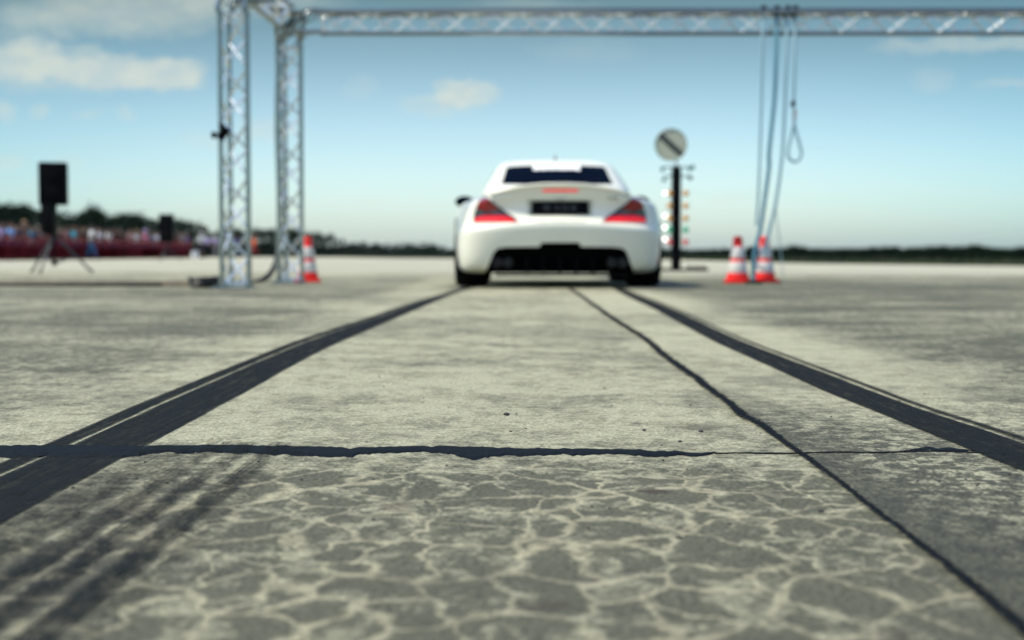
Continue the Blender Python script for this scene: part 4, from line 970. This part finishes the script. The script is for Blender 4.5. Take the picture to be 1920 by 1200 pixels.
# ================================================================== trees
lm, b = newmat('leaves'); t = lm.node_tree; o = t.nodes.new('ShaderNodeTexCoord').outputs['Object']; oi = t.nodes.new('ShaderNodeObjectInfo')
n = nz(o, .9, 4); n2 = nz(o, 9, 3); rn = E(oi.outputs['Random'])
cc = mix((n * .6 + n2 * .4).ss(.35, .65), (.003, .009, .005), (.012, .026, .011)); cc = mix(rn * .5, cc, (.004, .010, .007))
t.links.new(cc, b.inputs['Base Color']); b.inputs['Roughness'].default_value = .8; b.inputs['Specular IOR Level'].default_value = .0
bark = mat('bark', (.06, .045, .035), .9, 0, .3, 6)
def crown_mesh(seed, H_, W_, kind, nleaf=900):
    rd = random.Random(seed); q = NB(); cl_ = []
    nc = 16
    for i in range(nc):
        u = rd.random(); z = H_ * (.16 + .80 * u)
        prof = (math.sin(math.pi * min(1, u * .9 + .14)) ** .7) if kind == 0 else (1.05 - u) * 1.0
        a = rd.random() * 6.283; r = W_ * .5 * prof * rd.uniform(.2, .75); cl_.append((Vector((math.cos(a) * r, math.sin(a) * r, z)), W_ * rd.uniform(.15, .27) * (1 if kind == 0 else max(.35, prof))))
    cl_.append((Vector((0, 0, H_ * .93)), W_ * .12)); 
    for i in range(nleaf):
        c0, r0 = rd.choice(cl_); d = Vector((rd.gauss(0, 1), rd.gauss(0, 1), rd.gauss(0, .8))).normalized() * r0 * rd.uniform(.45, 1.12) ** .6; p = c0 + d
        s = rd.uniform(.16, .38) * H_ / 9; nrm = (d.normalized() + Vector((rd.uniform(-1, 1), rd.uniform(-1, 1), rd.uniform(-.5, 1))) * .7).normalized(); t1 = nrm.orthogonal().normalized(); t1.rotate(Matrix.Rotation(rd.random() * 6.28, 3, nrm)); t2 = nrm.cross(t1)
        pts = [p + t1 * s, p + t2 * s * .6 + nrm * s * .15, p - t1 * s * .9, p - t2 * s * .55 - nrm * s * .1]
        q.faces.new([q.verts.new(x) for x in pts])
    me = bpy.data.meshes.new('crown'); q.to_mesh(me); q.free(); me.materials.append(lm); return me
def trunk_mesh(seed, H_, W_):
    rd = random.Random(seed); q = NB(); pts = [(0, 0, -.3), (.05, 0, H_ * .2), (rd.uniform(-.2, .2), rd.uniform(-.2, .2), H_ * .55), (0, 0, H_ * .85)]; tube(q, spline(pts, 3), [H_ * .022 * (1 - i / 11) + .02 for i in range(10)], 8)
    for k in range(6):
        z = H_ * rd.uniform(.25, .65); a = rd.random() * 6.28; tube(q, [(0, 0, z), (math.cos(a) * W_ * .2, math.sin(a) * W_ * .2, z + H_ * .08), (math.cos(a) * W_ * .38, math.sin(a) * W_ * .38, z + H_ * .13)], [H_ * .009, H_ * .006, .01], 6)
    me = bpy.data.meshes.new('trunk'); q.to_mesh(me); q.free(); me.materials.append(bark); return me
TR = [(crown_mesh(i, 10, (8.5, 7.2, 9.5, 5.2, 6.2)[i], 0 if i < 3 else 1), trunk_mesh(i, 10, 7)) for i in range(5)]
def tree(x, y, H_, kind, label, group, cat='tree', wide=1.0):
    t_ = thing('pine_tree' if kind > 2 else 'leafy_tree', label, cat, (x, y, -2.53), random.uniform(0, 6.28), group); s = H_ / 10; t_.scale = (s * wide, s * wide, s)
    for nm, me in (('crown', TR[kind][0]), ('trunk', TR[kind][1])):
        o_ = bpy.data.objects.new(nm, me); C.objects.link(o_); o_.parent = t_
prof = [(-60, 380), (0, 385), (40, 391), (75, 396), (110, 403), (150, 404), (175, 393), (200, 406), (250, 406), (290, 410), (340, 412), (370, 417), (400, 430), (440, 433), (500, 432), (540, 431), (575, 437), (620, 441), (660, 452), (700, 459), (750, 463), (800, 467), (870, 472)]
NT = 74
for i in range(NT):
    px = -50 + 900 * (i / (NT - 1)) ** .92; Y_ = interp([(-60, 235), (300, 330), (620, 470), (870, 620)], px) * random.uniform(.94, 1.06)
    ytop = interp(prof, px) + random.uniform(-3, 5); H_ = (HOR - ytop) / F * Y_ + H0 + 2.53
    kd = random.randrange(5) if px > 60 else random.randrange(3)
    tree((px - 960) / F * Y_, Y_, H_, kd, ['broad dark leafy tree', 'slim dark conifer'][kd > 2] + (' in the tree line behind the left spectators' if px < 400 else ' in the low tree line right of the truss towers' if px > 560 else ' seen through the left truss towers'), 'trees of the left tree line', wide=1.25)
tree((175 - 960) / F * 250, 250, (HOR - 389) / F * 250 + H0 + 2.53, 1, 'taller round topped tree standing out of the left tree line right of the big loudspeaker', None)
profr = [(1240, 471), (1300, 471), (1345, 470), (1400, 469), (1450, 468), (1490, 462), (1530, 468), (1600, 467), (1665, 463), (1700, 467), (1760, 461), (1790, 463), (1850, 463), (1890, 467), (1960, 466), (2100, 464)]
for i in range(80):
    px = 1250 + 760 * ((i // 2 * 2 + random.random() * 2) / 80); Y_ = interp([(1240, 330), (1500, 210), (2000, 150)], px) * (1.0 if i % 2 else 1.18) * random.uniform(.96, 1.04)
    ytop = interp(profr, px) + random.uniform(-1, 4); H_ = (HOR - ytop) / F * Y_ + H0 + 2.53
    tree((px - 960) / F * Y_, Y_, H_, random.randrange(3), 'low dark bushy tree in the tree line across the grass on the right', 'trees of the right tree line', wide=1.35)
# far-off wood that reads as one mass, and the ridge behind it
q = NB(); rd = random.Random(3)
for i in range(420):
    u = rd.random(); px = -300 + u * 2700; Y_ = rd.uniform(700, 900); X_ = (px - 960) / F * Y_; H_ = rd.uniform(3.6, 5.2) if px > 820 else rd.uniform(5, 9)
    for k in range(26):
        p = Vector((X_ + rd.gauss(0, 3.0), Y_ + rd.gauss(0, 3), -2.5 + H_ * rd.random())); s = rd.uniform(.9, 2.0); a = rd.random() * 3.14
        t1 = Vector((math.cos(a), math.sin(a), rd.uniform(-.4, .4))).normalized(); t2 = Vector((rd.uniform(-.3, .3), rd.uniform(-.3, .3), 1)).normalized()
        q.faces.new([q.verts.new(x) for x in (p + t1 * s, p + t2 * s * .8, p - t1 * s, p - t2 * s * .7)])
props(obj('far_wood', q, lm, smooth=False), 'far-off dark wood along the horizon reading as one mass', 'wood', kind='stuff')
q = NB(); rows = []
for i in range(121):
    X_ = -3000 + 6000 * i / 120; hh = 9 + 13 * noise.fractal(Vector((X_ * .0012 + 4, 0, 0)), 1, 2, 4) + 8 * math.exp(-((X_ - 500) / 500) ** 2); hh = max(hh, 3)
    rows.append([q.verts.new(x) for x in ((X_, 3300, -6), (X_, 3420, hh * .75), (X_, 3550, hh), (X_, 3800, hh * .5), (X_, 4000, -6))])
for a, c in zip(rows, rows[1:]):
    for k in range(4): q.faces.new((a[k], c[k], c[k + 1], a[k + 1]))
props(obj('hills', q, mat('far_hill_woods', (.03, .05, .03), .9, 0, .3, .01)), kind='structure')
# grass tufts at the edge of the apron
q = NB(); rd = random.Random(5)
for i in range(9000):
    e = rd.randrange(2, 9); a, c = Vector(APRON[e]), Vector(APRON[e + 1]) if e + 1 < len(APRON) else Vector(APRON[0])
    p = a.lerp(c, rd.random()); nrm = Vector(((c - a).y, -(c - a).x)).normalized(); 
    p2 = p + nrm * abs(rd.gauss(0, 2.2)) * 1.0
    if inpoly(p2.x, p2.y): p2 = p - (p2 - p)
    if inpoly(p2.x, p2.y): continue
    h_ = rd.uniform(.08, .24); w_ = rd.uniform(.01, .03); an = rd.random() * 3.14; dx_, dy_ = math.cos(an) * w_, math.sin(an) * w_
    q.faces.new([q.verts.new(v_) for v_ in ((p2.x - dx_, p2.y - dy_, -.05), (p2.x + dx_, p2.y + dy_, -.05), (p2.x + rd.uniform(-.05, .05), p2.y + rd.uniform(-.05, .05), h_))])
props(obj('tall_grass', q, grassm, smooth=False), 'dark uncut grass along the far edge of the concrete', 'grass', kind='stuff')
# haze
hm = bpy.data.materials.new('haze_air'); hm.use_nodes = True; hn = hm.node_tree; hn.nodes.clear(); E.nt = hn
pv = hn.nodes.new('ShaderNodeVolumePrincipled'); pv.inputs['Color'].default_value = (.80, .90, .95, 1); pv.inputs['Density'].default_value = .00003; pv.inputs['Anisotropy'].default_value = .2
mo_ = hn.nodes.new('ShaderNodeOutputMaterial'); hn.links.new(pv.outputs[0], mo_.inputs['Volume'])
q = NB(); box(q, (0, 1000, 16), (11000, 11000, 50)); props(obj('haze', q, hm, smooth=False), 'thin pale haze in the air over the airfield', 'haze', kind='stuff')
